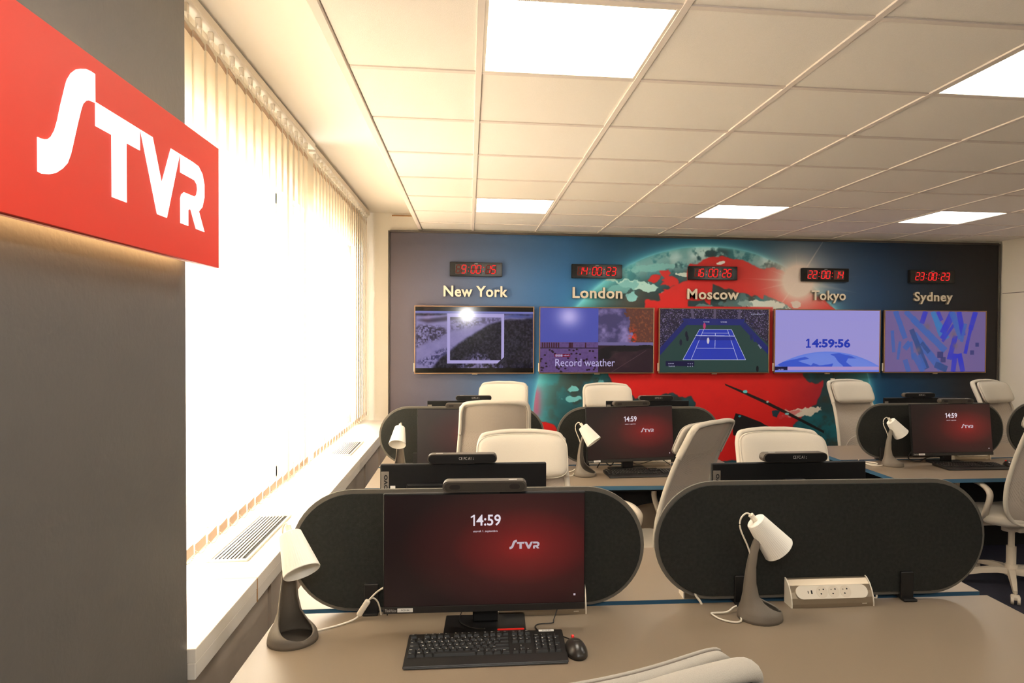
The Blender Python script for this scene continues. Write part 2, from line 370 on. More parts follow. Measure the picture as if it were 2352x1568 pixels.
    def ray(a, ln, w, k):
        nonlocal A
        ca, sa = math.cos(a), math.sin(a); u = (x-sx)*ca+(z-sz)*sa; v = -(x-sx)*sa+(z-sz)*ca
        A = blend(A, np.exp(-(v/(w*(1-np.clip(u/ln, 0, .9))))**2)*np.clip(1-u/ln, 0, 1)*(u > 0)*k, C3(225, 208, 196))
    ray(R(57), .75, .010, .8); ray(R(178), .62, .014, .7); ray(R(193), .5, .010, .6); ray(R(233), .55, .010, .7); ray(R(95), .35, .010, .5); ray(R(160), .4, .01, .5); ray(R(-10), .7, .03, .35); ray(R(5), .8, .01, .3); ray(R(-38), .5, .02, .4)
    A = A*(.985+.03*np.random.RandomState(3).rand(H, W, 1))
    return make_image('mural_print', A)
def grid(w=640, h=360):
    return np.linspace(0, 1, w)[None, :].repeat(h, 0), np.linspace(0, 1, h)[:, None].repeat(w, 1)
def tv_ny():
    x, y = grid(); n = fbm(x*1.8, y, 5, 3, 6); f = fbm(x*1.8, y, 40, 9, 3); A = np.zeros(x.shape+(3,))+C3(26, 24, 38)
    A = A+(f[..., None]-.5)*.30*(1+.6*(n[..., None]-.5))
    sl = lambda pts, k=.05, w=4: blur(inpoly(x, y+(n-.5)*k, pts).astype(float), w)
    tex = np.clip(.75+.9*(f-.5), 0, 1.2)
    A = blend(A, sl([0, 0, 0, .34, .30, .52, .62, .70, .8, .80, 1, .82, 1, 0], .03), C3(26, 24, 42)+(f[..., None]-.5)*.34)
    A = blend(A, sl([0, .34, 0, .86, .3, .90, .8, .88, 1, .84, .8, .82, .62, .74, .50, .60, .36, .44, .22, .22, .10, 0, 0, 0], .05)*.92, C3(146, 136, 190)+(n[..., None]-.5)*.12)
    A = blend(A, sl([0, .40, .08, .44, .2, .50, .27, .58, .24, .68, .1, .74, 0, .70], .10, 6)*np.clip((f-.30)*3, 0, 1), C3(58, 50, 72))
    A = blend(A, sl([.28, .62, .45, .70, .66, .78, .9, .84, .6, .84, .3, .80], .08, 6)*np.clip((f-.35)*3, 0, 1)*.8, C3(64, 56, 84))
    A = blend(A, sl([0, .80, .25, .86, .6, .88, .4, .82, .1, .76], .03), C3(66, 58, 84))
    A = blend(A, sl([0, .14, .2, .34, .34, .42, .22, .20, .12, .08], .06, 5)*np.clip((f-.35)*3, 0, 1)*.8, C3(40, 38, 76))
    A = blend(A, sl([.34, 0, .42, .20, .52, .30, .64, .22, .74, .06, .78, 0], .10, 8)*np.clip((f-.25)*2, 0, 1)*.8, C3(134, 126, 186))
    A = blend(A, np.clip((y-.885)*40, 0, 1), C3(120, 122, 190)); A = blend(A, sl([.75, .86, .85, .90, .95, .88, 1, .9, 1, .84, .75, .84], .02), C3(78, 86, 150))
    A = np.clip(A, .03, 1)
    fr = ((x > .265) & (x < .75) & (y > .135) & (y < .90)) & ~((x > .29) & (x < .725) & (y > .185) & (y < .845)) & ~(x-.75+(.2-y)*.6 > -.02+.0)
    fr = fr | (((x > .725) & (x < .75) & (y > .23) & (y < .9)))
    A = blend(A, fr, C3(176, 166, 222))
    A = blend(A, (y > .935) | (y < .065), C3(14, 10, 8)); return make_image('snowy_valley_picture', A)
def tv_london():
    x, y = grid(); n = fbm(x*1.8, y, 6, 5, 5); f = fbm(x*1.8, y, 40, 6, 3); A = np.zeros(x.shape+(3,))
    q = (x < .51) & (y >= .47); A = blend(A, q, C3(62, 66, 148)); A = blend(A, q & True, C3(84, 92, 190), .6); A = blend(A, q*np.exp(-(((x-.25)/.10)**2+((y-.87)/.16)**2)), C3(190, 180, 240))
    q = (x >= .51) & (y >= .47); A = blend(A, q, C3(70, 62, 104)); A = blend(A, q*np.clip((n-.42)*4, 0, 1), C3(140, 124, 176)); A = blend(A, q & (x > .80+(n-.5)*.3), C3(96, 56, 46)); A = blend(A, q*(x > .78)*np.clip((f-.5)*3, 0, 1)*.6, C3(170, 92, 52))
    A = blend(A, q*np.exp(-(((x-.82)/.03)**2+((y-.55)/.12)**2))*(f > .45), C3(220, 60, 30))
    q = (x < .51) & (y < .47); A = blend(A, q, C3(98, 72, 128)); A = blend(A, q*np.clip((f-.5)*3, 0, 1)*.5, C3(64, 44, 90))
    rs = np.random.RandomState(5)
    for i in range(46): cx, cy = rs.rand()*.5, rs.rand()*.36; A = blend(A, q & ((x-cx)**2/1e-4+(y-cy)**2/1.8e-4 < 1), C3(36, 16, 30))
    A = blend(A, q & (y > .37) & (y < .385), C3(40, 28, 50))
    for i in range(12): cx = .02+.02*i if i < 8 else .1+rs.rand()*.35; A = blend(A, q & (np.abs(x-cx) < .006) & (y > .38) & (y < .46), C3(60, 20, 40))
    q = (x >= .51) & (y < .47); A = blend(A, q, C3(44, 26, 36)); A = blend(A, q & (y > .42), C3(110, 100, 150)); A = blend(A, q & inpoly(x, y+(n-.5)*.08, [.5, .33, .62, .42, 1, .42, 1, .36, .8, .33, .66, .32, .6, .2, .5, .2]), C3(22, 18, 24))
    A = blend(A, q & (y < .34) & (np.abs(x-.72-(y-.1)*.9) < .004), C3(90, 62, 72)); A = blend(A, q*np.clip((n-.5)*2, 0, 1)*(y < .33), C3(76, 48, 52))
    return make_image('four_part_news_picture', A)
def tv_tennis():
    x, y = grid(800, 450); f = vnoise(x*1.8, y, 70, 6); f2 = vnoise(x*1.8, y, 110, 8); A = np.zeros(x.shape+(3,))+C3(40, 66, 62)
    A = blend(A, f*0+np.clip((y-.3), 0, 1)*.3, C3(30, 50, 60))
    crowd = (y > .84) | ((x < .02+(y-.36)*.52) & (y > .36)) | ((x > 1-(y-.44)*.60) & (y > .44))
    A = blend(A, crowd, C3(36, 30, 48)); A = blend(A, crowd & (f > .70), C3(96, 84, 118)); A = blend(A, crowd & (f2 > .86), C3(170, 156, 186)); A = blend(A, crowd & (f < .12), C3(60, 52, 110))
    for cx in (.30, .5, .72): A = blend(A, (y > .84) & (np.abs(x-cx-(y-.85)*(cx-.5)*.4) < .012), C3(90, 80, 104))
    A = blend(A, inpoly(x, y, [.24, .75, .76, .75, .78, .85, .2, .85]), C3(30, 38, 110))
    A = blend(A, inpoly(x, y, [0, .26, .0, .38, .24, .85, .26, .78]), C3(28, 36, 104)); A = blend(A, inpoly(x, y, [1, .28, 1, .40, .78, .80, .74, .74]), C3(28, 36, 104))
    court = [.21, .195, .79, .195, .68, .68, .36, .68]
    def pt(u, v): # perspective on the court
        yy = .195+(.68-.195)*v; xl = .21+(.36-.21)*v; xr = .79+(.655-.79)*v; return xl+(xr-xl)*u, yy
    q = [pt(0, 0), pt(1, 0), pt(1, 1), pt(0, 1)]; A = blend(A, inpoly(x, y, [c for p in q for c in p]), C3(40, 58, 176))
    def seg(p, q_, w=.003, c=C3(200, 200, 230)):
        nonlocal A
        px, py = p; qx, qy = q_; L = math.hypot(qx-px, qy-py); t = np.clip(((x-px)*(qx-px)+(y-py)*(qy-py))/L**2, 0, 1)
        A = blend(A, np.hypot((x-px-t*(qx-px))*1.0, (y-py-t*(qy-py))*.6) < w, c)
    for a_, b_ in (((0, 0), (1, 0)), ((0, 1), (1, 1)), ((0, 0), (0, 1)), ((1, 0), (1, 1)), ((.13, 0), (.13, 1)), ((.87, 0), (.87, 1)), ((.13, .38), (.87, .38)), ((.5, .38), (.5, .88)), ((.13, .88), (.87, .88))): seg(pt(*a_), pt(*b_), .0022)
    A = blend(A, (np.abs(y-.545) < .035) & (x > .325) & (x < .685), C3(34, 42, 130), .8); seg((.325, .58), (.685, .575), .003)
    for cx, cy, c in ((.44, .50, C3(210, 200, 210)), (.405, .735, C3(190, 60, 110)), (.19, .47, C3(30, 30, 50)), (.24, .60, C3(26, 26, 44)), (.25, .54, C3(26, 26, 44)), (.90, .05, C3(18, 20, 26)), (.84, .56, C3(26, 36, 90)), (.87, .53, C3(26, 36, 110))):
        A = blend(A, ((x-cx)/.012)**2+((y-cy)/.05)**2 < 1, c)
    A = blend(A, (x > .055) & (x < .315) & (y > .095) & (y < .175), C3(20, 18, 60)); return make_image('tennis_picture', A)
def tv_tokyo():
    x, y = grid(); n = fbm(x*1.8, y, 4, 15, 5); A = np.zeros(x.shape+(3,))+C3(160, 152, 216); A = blend(A, np.clip(y, 0, 1)*.3, C3(150, 146, 226))
    d = np.hypot((x-.5)*1.78, y+1.44)-1.77
    A = blend(A, d < 0, C3(112, 136, 226)); A = blend(A, np.exp(np.clip(d, -9, 0)/.03)*(d < 0)*.6, C3(90, 120, 224))
    land = [.36, .08, .20, .06, .05, .10, .02, .14, .18, .2, .3, .26, .33, .22, .22, .18, .3, .12]
    land2 = [.52, .28, .60, .30, .74, .26, .78, .22, .70, .22, .68, .16, .74, .08, .66, .08, .60, .16, .56, .24]
    land3 = [.33, .08, .36, .14, .42, .10, .55, .13, .54, .08]
    for L in (land, land2, land3): A = blend(A, inpoly(x+(n-.5)*.05, y+(n-.5)*.05, L) & (d < 0), C3(58, 88, 206))
    A = blend(A, (y > .03) & (y < .085), C3(176, 150, 206)); A = blend(A, (y < .03), C3(110, 130, 230)); A = blend(A, (y > .03) & (y < .085) & (x < .12), C3(24, 16, 52)); return make_image('clock_ident_picture', A)
def tv_sydney():
    x, y = grid(); A = np.zeros(x.shape+(3,))+C3(112, 94, 146); A = blend(A, np.clip((x-.8)*3, 0, 1)*.5, C3(100, 88, 146)); f = fbm(x*1.8, y, 12, 4, 3)
    def st(x0, y0, x1, y1, w, c, k=.85):
        nonlocal A
        a = 1.78; px, py, qx, qy = x0*a, y0, x1*a, y1; L2 = (qx-px)**2+(qy-py)**2; t = ((x*a-px)*(qx-px)+(y-py)*(qy-py))/L2; tc_ = np.clip(t, 0, 1)
        dd = np.maximum(np.abs((x*a-px-t*(qx-px))*(-(qy-py))+(y-py-t*(qy-py))*(qx-px))/math.sqrt(L2), np.abs(t-tc_)*math.sqrt(L2)+0)
        w = w*(1+.2*(f-.5)); A = blend(A, np.clip((w-dd)/.012, 0, 1)*(t > 0)*(t < 1)*(.75+.5*f), c, k)
    b1, b2, b3, dk = C3(58, 96, 176), C3(46, 52, 190), C3(52, 118, 184), C3(40, 70, 130)
    for s in ((.07, .68, .09, .32, .035, b1), (.15, .5, .13, .2, .03, b1), (.1, 1, .2, .55, .05, b1), (.2, 1, .46, .55, .05, b1), (.27, .88, .6, .35, .06, b1), (.28, .62, .56, .05, .07, b1), (.26, .7, .42, .05, .05, dk),
              (.4, 1, .36, .8, .05, b2), (.47, 1, .56, .6, .05, b3), (.48, .95, .62, .55, .05, b3), (.52, 1, .56, .85, .04, b2), (.66, 1, .56, .65, .04, b2), (.67, .9, .56, .55, .035, b2), (.68, .78, .57, .5, .03, b2),
              (.66, 1, .76, .55, .06, b1), (.73, 1, .78, .6, .05, b2), (.9, 1, .85, .7, .05, b2), (.86, .78, .80, .3, .035, b2), (.8, .8, .76, .5, .035, b1), (.7, .6, .64, .2, .05, b2), (.7, .3, .68, 0, .05, b2), (.74, .3, .78, 0, .05, b2),
              (.26, .5, .28, .2, .03, b1), (.28, .3, .38, .0, .05, b1), (.34, .28, .4, .05, .04, b1), (.2, .2, .24, 0, .05, b1), (.5, .12, .62, .04, .06, dk), (.2, .46, .24, .4, .08, b1), (.36, .48, .44, .32, .04, dk)): st(*s)
    for cx, cy, w in ((.87, .32, .02), (.92, .45, .018), (.55, .28, .03), (.58, .2, .025)): A = blend(A, (np.abs(x-cx) < w) & (np.abs(y-cy) < w*1.8), C3(46, 52, 110), .8)
    for cx, cy in ((.68, .62), (.70, .43), (.33, .36), (.42, .75)): A = blend(A, np.exp(-(((x-cx)/.025)**2+((y-cy)/.05)**2))*.8, C3(110, 92, 110))
    return make_image('blue_brushstroke_picture', A)

# ================================================================== room shell
ZC = 2.613; SOFF = 2.76; XL, XR, YB, YF = -.97, 5.46, 6.62, -3.2
def struct(name, bm, m, label=None, **k):
    o = obj(name, bm, m, None, **k); o['kind'] = 'structure'
    if label: o['label'] = label
    return o
struct('floor', box(B(), ((XL+XR)/2, (YF+YB)/2, -.05), (XR-XL+.6, YB-YF+.6, .1)), carpet_m, 'dark navy office carpet')
struct('wall_back', box(B(), ((XL+XR)/2, YB+.06, 1.4), (XR-XL+.6, .12, 2.86)), wall_m, 'cream back wall behind the printed mural')
wr = struct('wall_right', box(B(), (XR+.06, (YF+YB)/2, 1.4), (.12, YB-YF+.4, 2.86)), wall_m, 'cream wall to the right of the mural')
obj('panel_joint', box(B(), (XR-.001, 2.5, 2.08), (.006, 8.1, .006)), seam_m, wr)
struct('wall_front', box(B(), ((XL+XR)/2, YF-.06, 1.4), (XR-XL+.6, .12, 2.86)), wall_m)
WY = [(1.95, 3.95), (4.12, 6.25)]; WZ0, WZ1 = .86, 2.40
b = B()
def wbox(y0, y1, z0, z1): box(b, (XL-.08-.03, (y0+y1)/2, (z0+z1)/2), (.16, y1-y0, z1-z0))
wbox(1.5, YB, 0, WZ0); wbox(1.5, YB, WZ1, 2.85); wbox(1.5, WY[0][0], WZ0, WZ1); wbox(WY[0][1], WY[1][0], WZ0, WZ1); wbox(WY[1][1], YB, WZ0, WZ1)
struct('wall_left', b, wall_m, 'window wall behind the white vertical blinds')
for i, (y0, y1) in enumerate(WY):
    w = thing('window_%d' % (i+1), '', '', (XL-.1, (y0+y1)/2, WZ0)); del w['category']; w['kind'] = 'structure'; w['label'] = 'window behind the %s vertical blind' % ('nearer', 'farther')[i]
    h = WZ1-WZ0; L = y1-y0
    fr = B()
    for yy in (-L/2+.03, 0, L/2-.03): box(fr, (0, yy, h/2), (.06, .06, h), .004)
    for zz in (.03, h-.03): box(fr, (0, 0, zz), (.06, L, .06), .004)
    obj('window_frame', fr, steel_m, w)
    obj('pane', box(B(), (0, -L/4, h/2), (.006, L/2-.06, h-.08)), glass_m, w); obj('pane', box(B(), (0, L/4, h/2), (.006, L/2-.06, h-.08)), glass_m, w)
# grey pillar wall at the left
struct('wall_pillar', box(B(), (-.72-.45, (YF+1.873)/2, 1.4), (.9, 1.873-YF, 2.86), .003, 1), pillar_m, 'dark grey plastered wall carrying the red sign')
# suspended ceiling
cl = struct('ceiling', box(B(), ((-.47+XR)/2, (YF+YB)/2, ZC+.16), (XR+.47, YB-YF, .02)), soff_m, 'suspended ceiling of square tiles')
GX0, GY0, G = -.5667, 2.0005, .6
xs = [GX0+G*i for i in range(1, 11)]
LIGHTS = [(1, 0), (4, 0), (7, 0), (1, 5), (4, 5), (7, 5), (1, -5), (4, -5), (7, -5)]
tb = B(); box(tb, (0, 0, .0085), (.578, .578, .013), .002, 1); tile_me = bpy.data.meshes.new('ceiling_tile'); tb.to_mesh(tile_me); tb.free(); tile_me.materials.append(tile_m)
tb = B(); box(tb, (0, 0, .0085), (.462, .578, .013), .002, 1); tile_me2 = bpy.data.meshes.new('cut_tile'); tb.to_mesh(tile_me2); tb.free(); tile_me2.materials.append(tile_m)
for j in range(-8, 8):
    yy = GY0+G*j+.3
    sc = 1
    if j == 7: sc = (YB-.02-(GY0+G*7)-.012)/.6; yy = (GY0+G*7+YB-.02)/2
    for i in range(0, 10):
        if (i, j) in LIGHTS: continue
        o = link('ceiling_tile', tile_me if i else tile_me2, cl)
        o.location = (GX0+G*i+.3 if i else -.2035, yy, ZC+.001)
        if i == 9: o.location.x = (GX0+5.4+XR)/2
        o.scale = (1, sc, 1)
for x in xs[:-1]: obj('main_runner', box(B(), (x, (YF+YB)/2-.0, ZC+.001), (.024, YB-YF-.02, .008), .001, 1), rail_m, cl)
for j in range(-8, 8):
    for i in range(0, 10):
        x0 = GX0+G*i if i else -.438; x1 = min(GX0+G*(i+1), XR)
        obj('cross_tee', box(B(), ((x0+x1)/2, GY0+G*j, ZC+.002), (x1-x0-.024, .024, .007)), rail_m, cl)
tw = struct('trim_1', box(B(), (-.454, (1.0+YB)/2-.6, (ZC+SOFF)/2-.003), (.034, YB-1.0+1.2, SOFF-ZC+.006), .003, 1), rail_m, 'white metal edge trim between the tiles and the window recess')
struct('trim_2', box(B(), ((XL-.1+-.45)/2, (YF+YB)/2+.8, SOFF+.03), (.65, YB-YF-1.6, .06)), soff_m, 'plastered soffit above the window blinds')
struct('trim_3', box(B(), (-.62, 6.60, 2.735), (.19, .02, .008), .001, 1), chip_m, 'thin brown strip on the back wall above the mural corner')
# LED panels
for n, (i, j) in enumerate(LIGHTS):
    lab = {(1, 0): 'large bright square ceiling light panel nearest the camera, above the blinds side', (4, 0): 'bright ceiling light panel cut by the right edge of the photo', (1, 5): 'small far ceiling light panel above the New York and London screens',
           (4, 5): 'far ceiling light panel above the Moscow and Tokyo clocks', (7, 5): 'far right ceiling light panel above the Sydney clock'}.get((i, j), 'square ceiling light panel outside the photo, %s' % ['', 'ahead of the camera on the right', '', 'x'][1] if j == 0 else 'square ceiling light panel behind the camera, %s' % {1: 'near the window wall', 4: 'in mid room', 7: 'on the right'}[i])
    t = thing('ceiling_light', lab, 'ceiling light', (GX0+G*i+.3, GY0+G*j+.3, ZC), 0, 'square LED panels in the tiled ceiling')
    fr = B()
    for s in (-1, 1): box(fr, (s*.283, 0, .004), (.012, .578, .010), .001, 1); box(fr, (0, s*.283, .004), (.554, .012, .010), .001, 1)
    obj('frame', fr, white_m, t); obj('diffuser', box(B(), (0, 0, .008), (.556, .556, .006)), panel_m, t)

# ------------------------------------------------------------------ window sill, apron, grilles
SZ = .825; SX = -.702
sl = thing('trim_4', '', '', (0, 0, 0)); del sl['category']; sl['kind'] = 'structure'; sl['label'] = 'long white window sill under the blinds'
for y0, y1 in ((1.88, 2.405), (2.412, 3.62), (3.625, 4.60), (4.605, YB)):
    obj('sill_board', box(B(), ((XL-.03+SX)/2, (y0+y1)/2, SZ-.019), (SX-XL+.03, y1-y0, .038), .002, 2), sill_m, sl)
    obj('front_board', box(B(), (SX-.012, (y0+y1)/2, SZ-.060), (.022, y1-y0, .044), .002, 1), sill_m, sl)
obj('chipboard_end', box(B(), (SX-.009, 2.4085, SZ-.043), (.018, .009, .078)), chip_m, sl, label='bare chipboard edge in the sill joint')
ap = thing('trim_5', '', '', (0, 0, 0)); del ap['category']; ap['kind'] = 'structure'; ap['label'] = 'beige radiator cover panels below the window sill'
for k in range(6):
    y0 = 1.88+.79*k; obj('cover_panel', box(B(), (SX-.045, y0+.392, .37), (.018, .775, .72), .002, 1), apron_m, ap)
    obj('upright', box(B(), (SX-.04, y0, .37), (.03, .02, .74)), apron_m, ap)
def grille(y0, y1, x0, x1, label):
    t = thing('vent_grille', label, 'vent', ((x0+x1)/2, (y0+y1)/2, SZ), 0, 'vent grilles in the window sill')
    w, L = x1-x0, y1-y0; f = B()
    for s in (-1, 1): box(f, (s*(w/2-.006), 0, .004), (.012, L, .008), .002, 1); box(f, (0, s*(L/2-.006), .004), (w-.02, .012, .008), .002, 1)
    obj('frame', f, white_m, t); obj('shade_sheet', box(B(), (0, 0, .0008), (w-.02, L-.02, .0012)), ink_m, t)  # thin black sheet stands in for the shade between the slats
    n = int((w-.03)/.0135); me = None
    for k in range(n):
        o = link('slat', me, t) if me else obj('slat', box(B(), (0, 0, 0), (.0060, L-.024, .0022)), white_m, t)
        me = o.data; o.location = (-w/2+.018+k*.0135, 0, .0030)
grille(2.58, 3.20, -.93, -.785, 'long slatted white vent grille in the sill nearest the camera')
grille(4.73, 5.30, -.925, -.78, 'slatted white vent grille at the far end of the sill')

# ------------------------------------------------------------------ vertical blinds
def vane_mesh(w, z0, z1):
    b = B(); n = 6; cols = []
    for i in range(n+1):
        t = i/n-.5; y = t*w; x = .0012*(1-4*t*t); cols.append([b.verts.new((x, y, z)) for z in (z0, (z0+z1)/2, z1)])
    for i in range(n):
        for k in range(2): b.faces.new((cols[i][k], cols[i+1][k], cols[i+1][k+1], cols[i][k+1]))
    me = bpy.data.meshes.new('vane'); b.to_mesh(me); b.free(); me.materials.append(vane_m)
    for p in me.polygons: p.use_smooth = True
    return me
def blind(y0, y1, sp, label, ztop, ang0, seed):
    rnd = random.Random(seed); X = -.92
    t = thing('vertical_blind', label, 'blind', (X, (y0+y1)/2, ztop), 0, 'white vertical blinds along the window wall')
    L = y1-y0; zb = .895-ztop
    obj('head_rail', box(B(), (0, 0, -.018), (.045, L, .034), .003, 1), white_m, t)
    me = vane_mesh(sp+.012, zb+.035, -.105)
    hb = B(); box(hb, (0, 0, zb+.018), (.004, sp+.004, .036), .001, 1); hm = bpy.data.meshes.new('bottom_weight'); hb.to_mesh(hm); hb.free(); hm.materials.append(hem_m)
    cb = B(); box(cb, (0, 0, -.050), (.018, .020, .030), .002, 1); box(cb, (0, 0, -.088), (.003, .085, .016), .001, 1)
    box(cb, (0, -.028, -.072), (.003, .008, .026), 0, 1, Matrix.Rotation(R(-25), 4, 'X')); box(cb, (0, .028, -.072), (.003, .008, .026), 0, 1, Matrix.Rotation(R(25), 4, 'X'))
    cm = bpy.data.meshes.new('hanger'); cb.to_mesh(cm); cb.free(); cm.materials.append(white_m)
    tm = None; n = int(L/sp); pts = []
    for i in range(n):
        y = -L/2+.06+i*sp; a = R(ang0+rnd.uniform(-1.2, 1.2))
        v = link('vane', me, t); v.location = (0, y, 0); v.rotation_euler = (0, 0, a)
        w_ = link('bottom_weight', hm, v); link('hanger', cm, v)
        if tm is None: tm = obj('top_hem', box(B(), (0, 0, -.11), (.004, .125, .022), .001, 1), hem_m, v).data
        else: link('top_hem', tm, v)
        pts.append(Vector((.0635*math.sin(-a)*.9, y+.0, zb+.03)))
    ch = B()
    for i in range(n-1):
        for sx in (.0,):
            p, q = pts[i]+Vector((.03, 0, 0)), pts[i+1]+Vector((.03, 0, 0)); mid = (p+q)/2+Vector((.004, 0, -.045))
            for k in range(13):
                u = k/12; P = (1-u)**2*p+2*u*(1-u)*mid+u*u*q
                bb = bmesh.new(); bmesh.ops.create_icosphere(bb, subdivisions=1, radius=.0026); merge(ch, bb, Matrix.Translation(P))
    obj('bead_chain', ch, white_m, t, kind='stuff')
    cd = B()
    for k in range(80): bb = bmesh.new(); bmesh.ops.create_icosphere(bb, subdivisions=1, radius=.003); merge(cd, bb, Matrix.Translation((.05, L/2-.25, -.9-.012*k)))
    if seed == 7: obj('pull_chain', cd, white_m, t, kind='stuff')
    else: cd.free()
    return t
blind(1.89, 4.22, .112, 'nearer white vertical blind beside the grey pillar wall', 2.752, 5, 4)
blind(4.24, 6.46, .100, 'farther white vertical blind ending at the back wall', 2.742, 7, 7)

# ------------------------------------------------------------------ mural
mu = thing('wall_mural', 'framed printed mural of a blue, red and teal globe with a rising sun', 'mural', ((MX0+MX1)/2, 6.57, 0))
cx = (MX0+MX1)/2; mw = MX1-MX0
pb_ = quad(B(), [(MX0+.016-cx, 0, MZ0), (MX1-.016-cx, 0, MZ0), (MX1-.016-cx, 0, MZ1-.016), (MX0+.016-cx, 0, MZ1-.016)])
obj('print', pb_, img_mat('mural_print', mural_image(), 0, .55, .35), mu)
obj('backing_board', box(B(), (0, .022, (MZ0+MZ1)/2), (mw, .036, MZ1-MZ0)), frame_m, mu)
for x in (MX0+.008-cx, MX1-.008-cx): obj('frame_bar', box(B(), (x, .010, (MZ0+MZ1)/2), (.016, .046, MZ1-MZ0), .003, 1), frame_m, mu)
obj('frame_bar', box(B(), (0, .010, MZ1-.006), (mw-.032, .046, .02), .003, 1), frame_m, mu); obj('frame_bar', box(B(), (0, .010, MZ0), (mw-.032, .046, .02), .003, 1), frame_m, mu)
struct('baseboard_back', box(B(), (2.3, 6.6, .04), (6.2, .03, .08), .003, 1), white_m)

# ------------------------------------------------------------------ wall screens
TVS = [(.055, 'New York', tv_ny, 'wall screen under New York showing a snowy valley inside a white square'),
       (1.218, 'London', tv_london, 'wall screen under London showing four news pictures and a headline'),
       (2.380, 'Moscow', tv_tennis, 'wall screen under Moscow showing a blue tennis court'),
       (3.545, 'Tokyo', tv_tokyo, 'wall screen under Tokyo showing a lilac clock ident'),
       (4.700, 'Sydney', tv_sydney, 'wall screen under Sydney showing blue brush strokes')]
TVS_OBJ = []
for n, (cx, city, fn, lab) in enumerate(TVS):
    t = thing('television', lab, 'television', (cx, 6.53, 1.581), 0, 'five wide screens on the mural'); TVS_OBJ.append(t)
    w, h = 1.115, .633
    obj('housing', box(B(), (0, .012, 0), (w-.01, .036, h-.01), .004, 1), blackm_m, t)
    fr = B()
    for s in (-1, 1): box(fr, (s*(w/2-.0045), 0, 0), (.009, .03, h), .001, 1); box(fr, (0, 0, s*(h/2-.0045)), (w-.018, .03, .009), .001, 1)
    obj('bezel', fr, bronze_m, t)
    obj('screen', quad(B(), [(-w/2+.009, -.008, -h/2+.012), (w/2-.009, -.008, -h/2+.012), (w/2-.009, -.008, h/2-.009), (-w/2+.009, -.008, h/2-.009)]),
        img_mat('screen_'+city.lower().replace(' ', '_'), fn(), .85, .10 if n == 0 else .3, .5 if n == 0 else .35, base=False), t)
    obj('sensor_tab', box(B(), (0, -.004, -h/2-.004), (.05, .02, .012), .002, 1), silver_m, t)
    obj('side_port', box(B(), (-w/2-.003, .008, -h/2+.06), (.008, .016, .08), .001, 1), white_m, t)
    obj('wall_bracket', box(B(), (0, .028, 0), (.4, .02, .3)), blackm_m, t)
wt = em('news_text', (190, 180, 225), .9)
t = TVS_OBJ[1]; S = lambda x, z, d=-.0095: standat(x, d, z)
text('headline_text', 'Record weather', .1, wt, t, S(-.115, -.212), fit=(.575, .072))
obj('news_badge', box(B(), (-.335, -.0088, -.145), (.15, .001, .028)), em('badge_red', (120, 22, 44), .8), t)
for k, ch in enumerate('BBC'):
    obj('badge_square', box(B(), (-.392+k*.024, -.0095, -.145), (.019, .001, .019)), wt, t); text('badge_letter', ch, .02, em('badge_ink', (70, 20, 40), .6), t, S(-.392+k*.024, -.145, -.0104), fit=(.010, .013))
text('badge_text', 'NEWS', .02, wt, t, S(-.296, -.145), fit=(.055, .014), off=.0002)
t = TVS_OBJ[3]
ib = em('ident_blue', (46, 62, 176), .9)
text('clock_text', '4:59:56', .1, ib, t, S(.0365, -.02), fit=(.405, .088), off=.004)
b = B(); prism(b, [(-.026, -.044), (.026, -.044), (.026, -.032), (.0095, -.032), (.0095, .044), (-.006, .044), (-.026, .030), (-.026, .017), (-.0085, .026), (-.0085, -.032), (-.026, -.032)], 0, .0004, S(-.202, -.02))
bmesh.ops.triangulate(b, faces=[f for f in b.faces if len(f.verts) > 4]); obj('clock_digit', b, ib, t)
text('corner_time', '14:59', .03, wt, t, S(-.487, -.281), fit=(.055, .014))
t = TVS_OBJ[2]
sm = em('score_text', (190, 190, 220), .8)
text('score_text', 'DAMM', .02, sm, t, S(-.435, -.222), fit=(.055, .011)); text('score_text', 'TIAFOE', .02, sm, t, S(-.43, -.248), fit=(.065, .011))
text('score_text', '4 6 5', .02, sm, t, S(-.245, -.222), fit=(.055, .011)); text('score_text', '6 4 3', .02, sm, t, S(-.245, -.248), fit=(.055, .011))
text('channel_text', 'EUROSPORT 1', .02, sm, t, S(.435, .262), fit=(.135, .013))
for cxx in (-.085, .09): text('banner_text', 'CHASE', .02, sm, t, S(cxx, .185), fit=(.062, .014))
text('banner_text', 'PAGE', .02, sm, t, S(.46, -.055) @ Matrix.Rotation(R(-48), 4, 'Z'), fit=(.045, .016))

# ------------------------------------------------------------------ city names and clocks
SEGS = {'0': 'abcdef', '1': 'bc', '2': 'abged', '3': 'abgcd', '4': 'fgbc', '5': 'afgcd', '6': 'afgedc', '8': 'abcdefg', '9': 'abcdfg', ' ': ''}
def seg_bm(names):
    b = B(); w, h, th = .036, .074, .0080
    P = {'a': (0, h/2, 1), 'g': (0, 0, 1), 'd': (0, -h/2, 1), 'f': (-w/2, h/4, 0), 'b': (w/2, h/4, 0), 'e': (-w/2, -h/4, 0), 'c': (w/2, -h/4, 0)}
    for s in names:
        px, pz, hz = P[s]; L = (w if hz else h/2)-th*.55
        pts = [(-L/2, 0), (-L/2+th/2, -th/2), (L/2-th/2, -th/2), (L/2, 0), (L/2-th/2, th/2), (-L/2+th/2, th/2)]
        if not hz: pts = [(-q, p) for p, q in pts]
        prism(b, [(px+p+(pz+q)*.14, pz+q) for p, q in pts], 0, .0015, STAND)
    return b
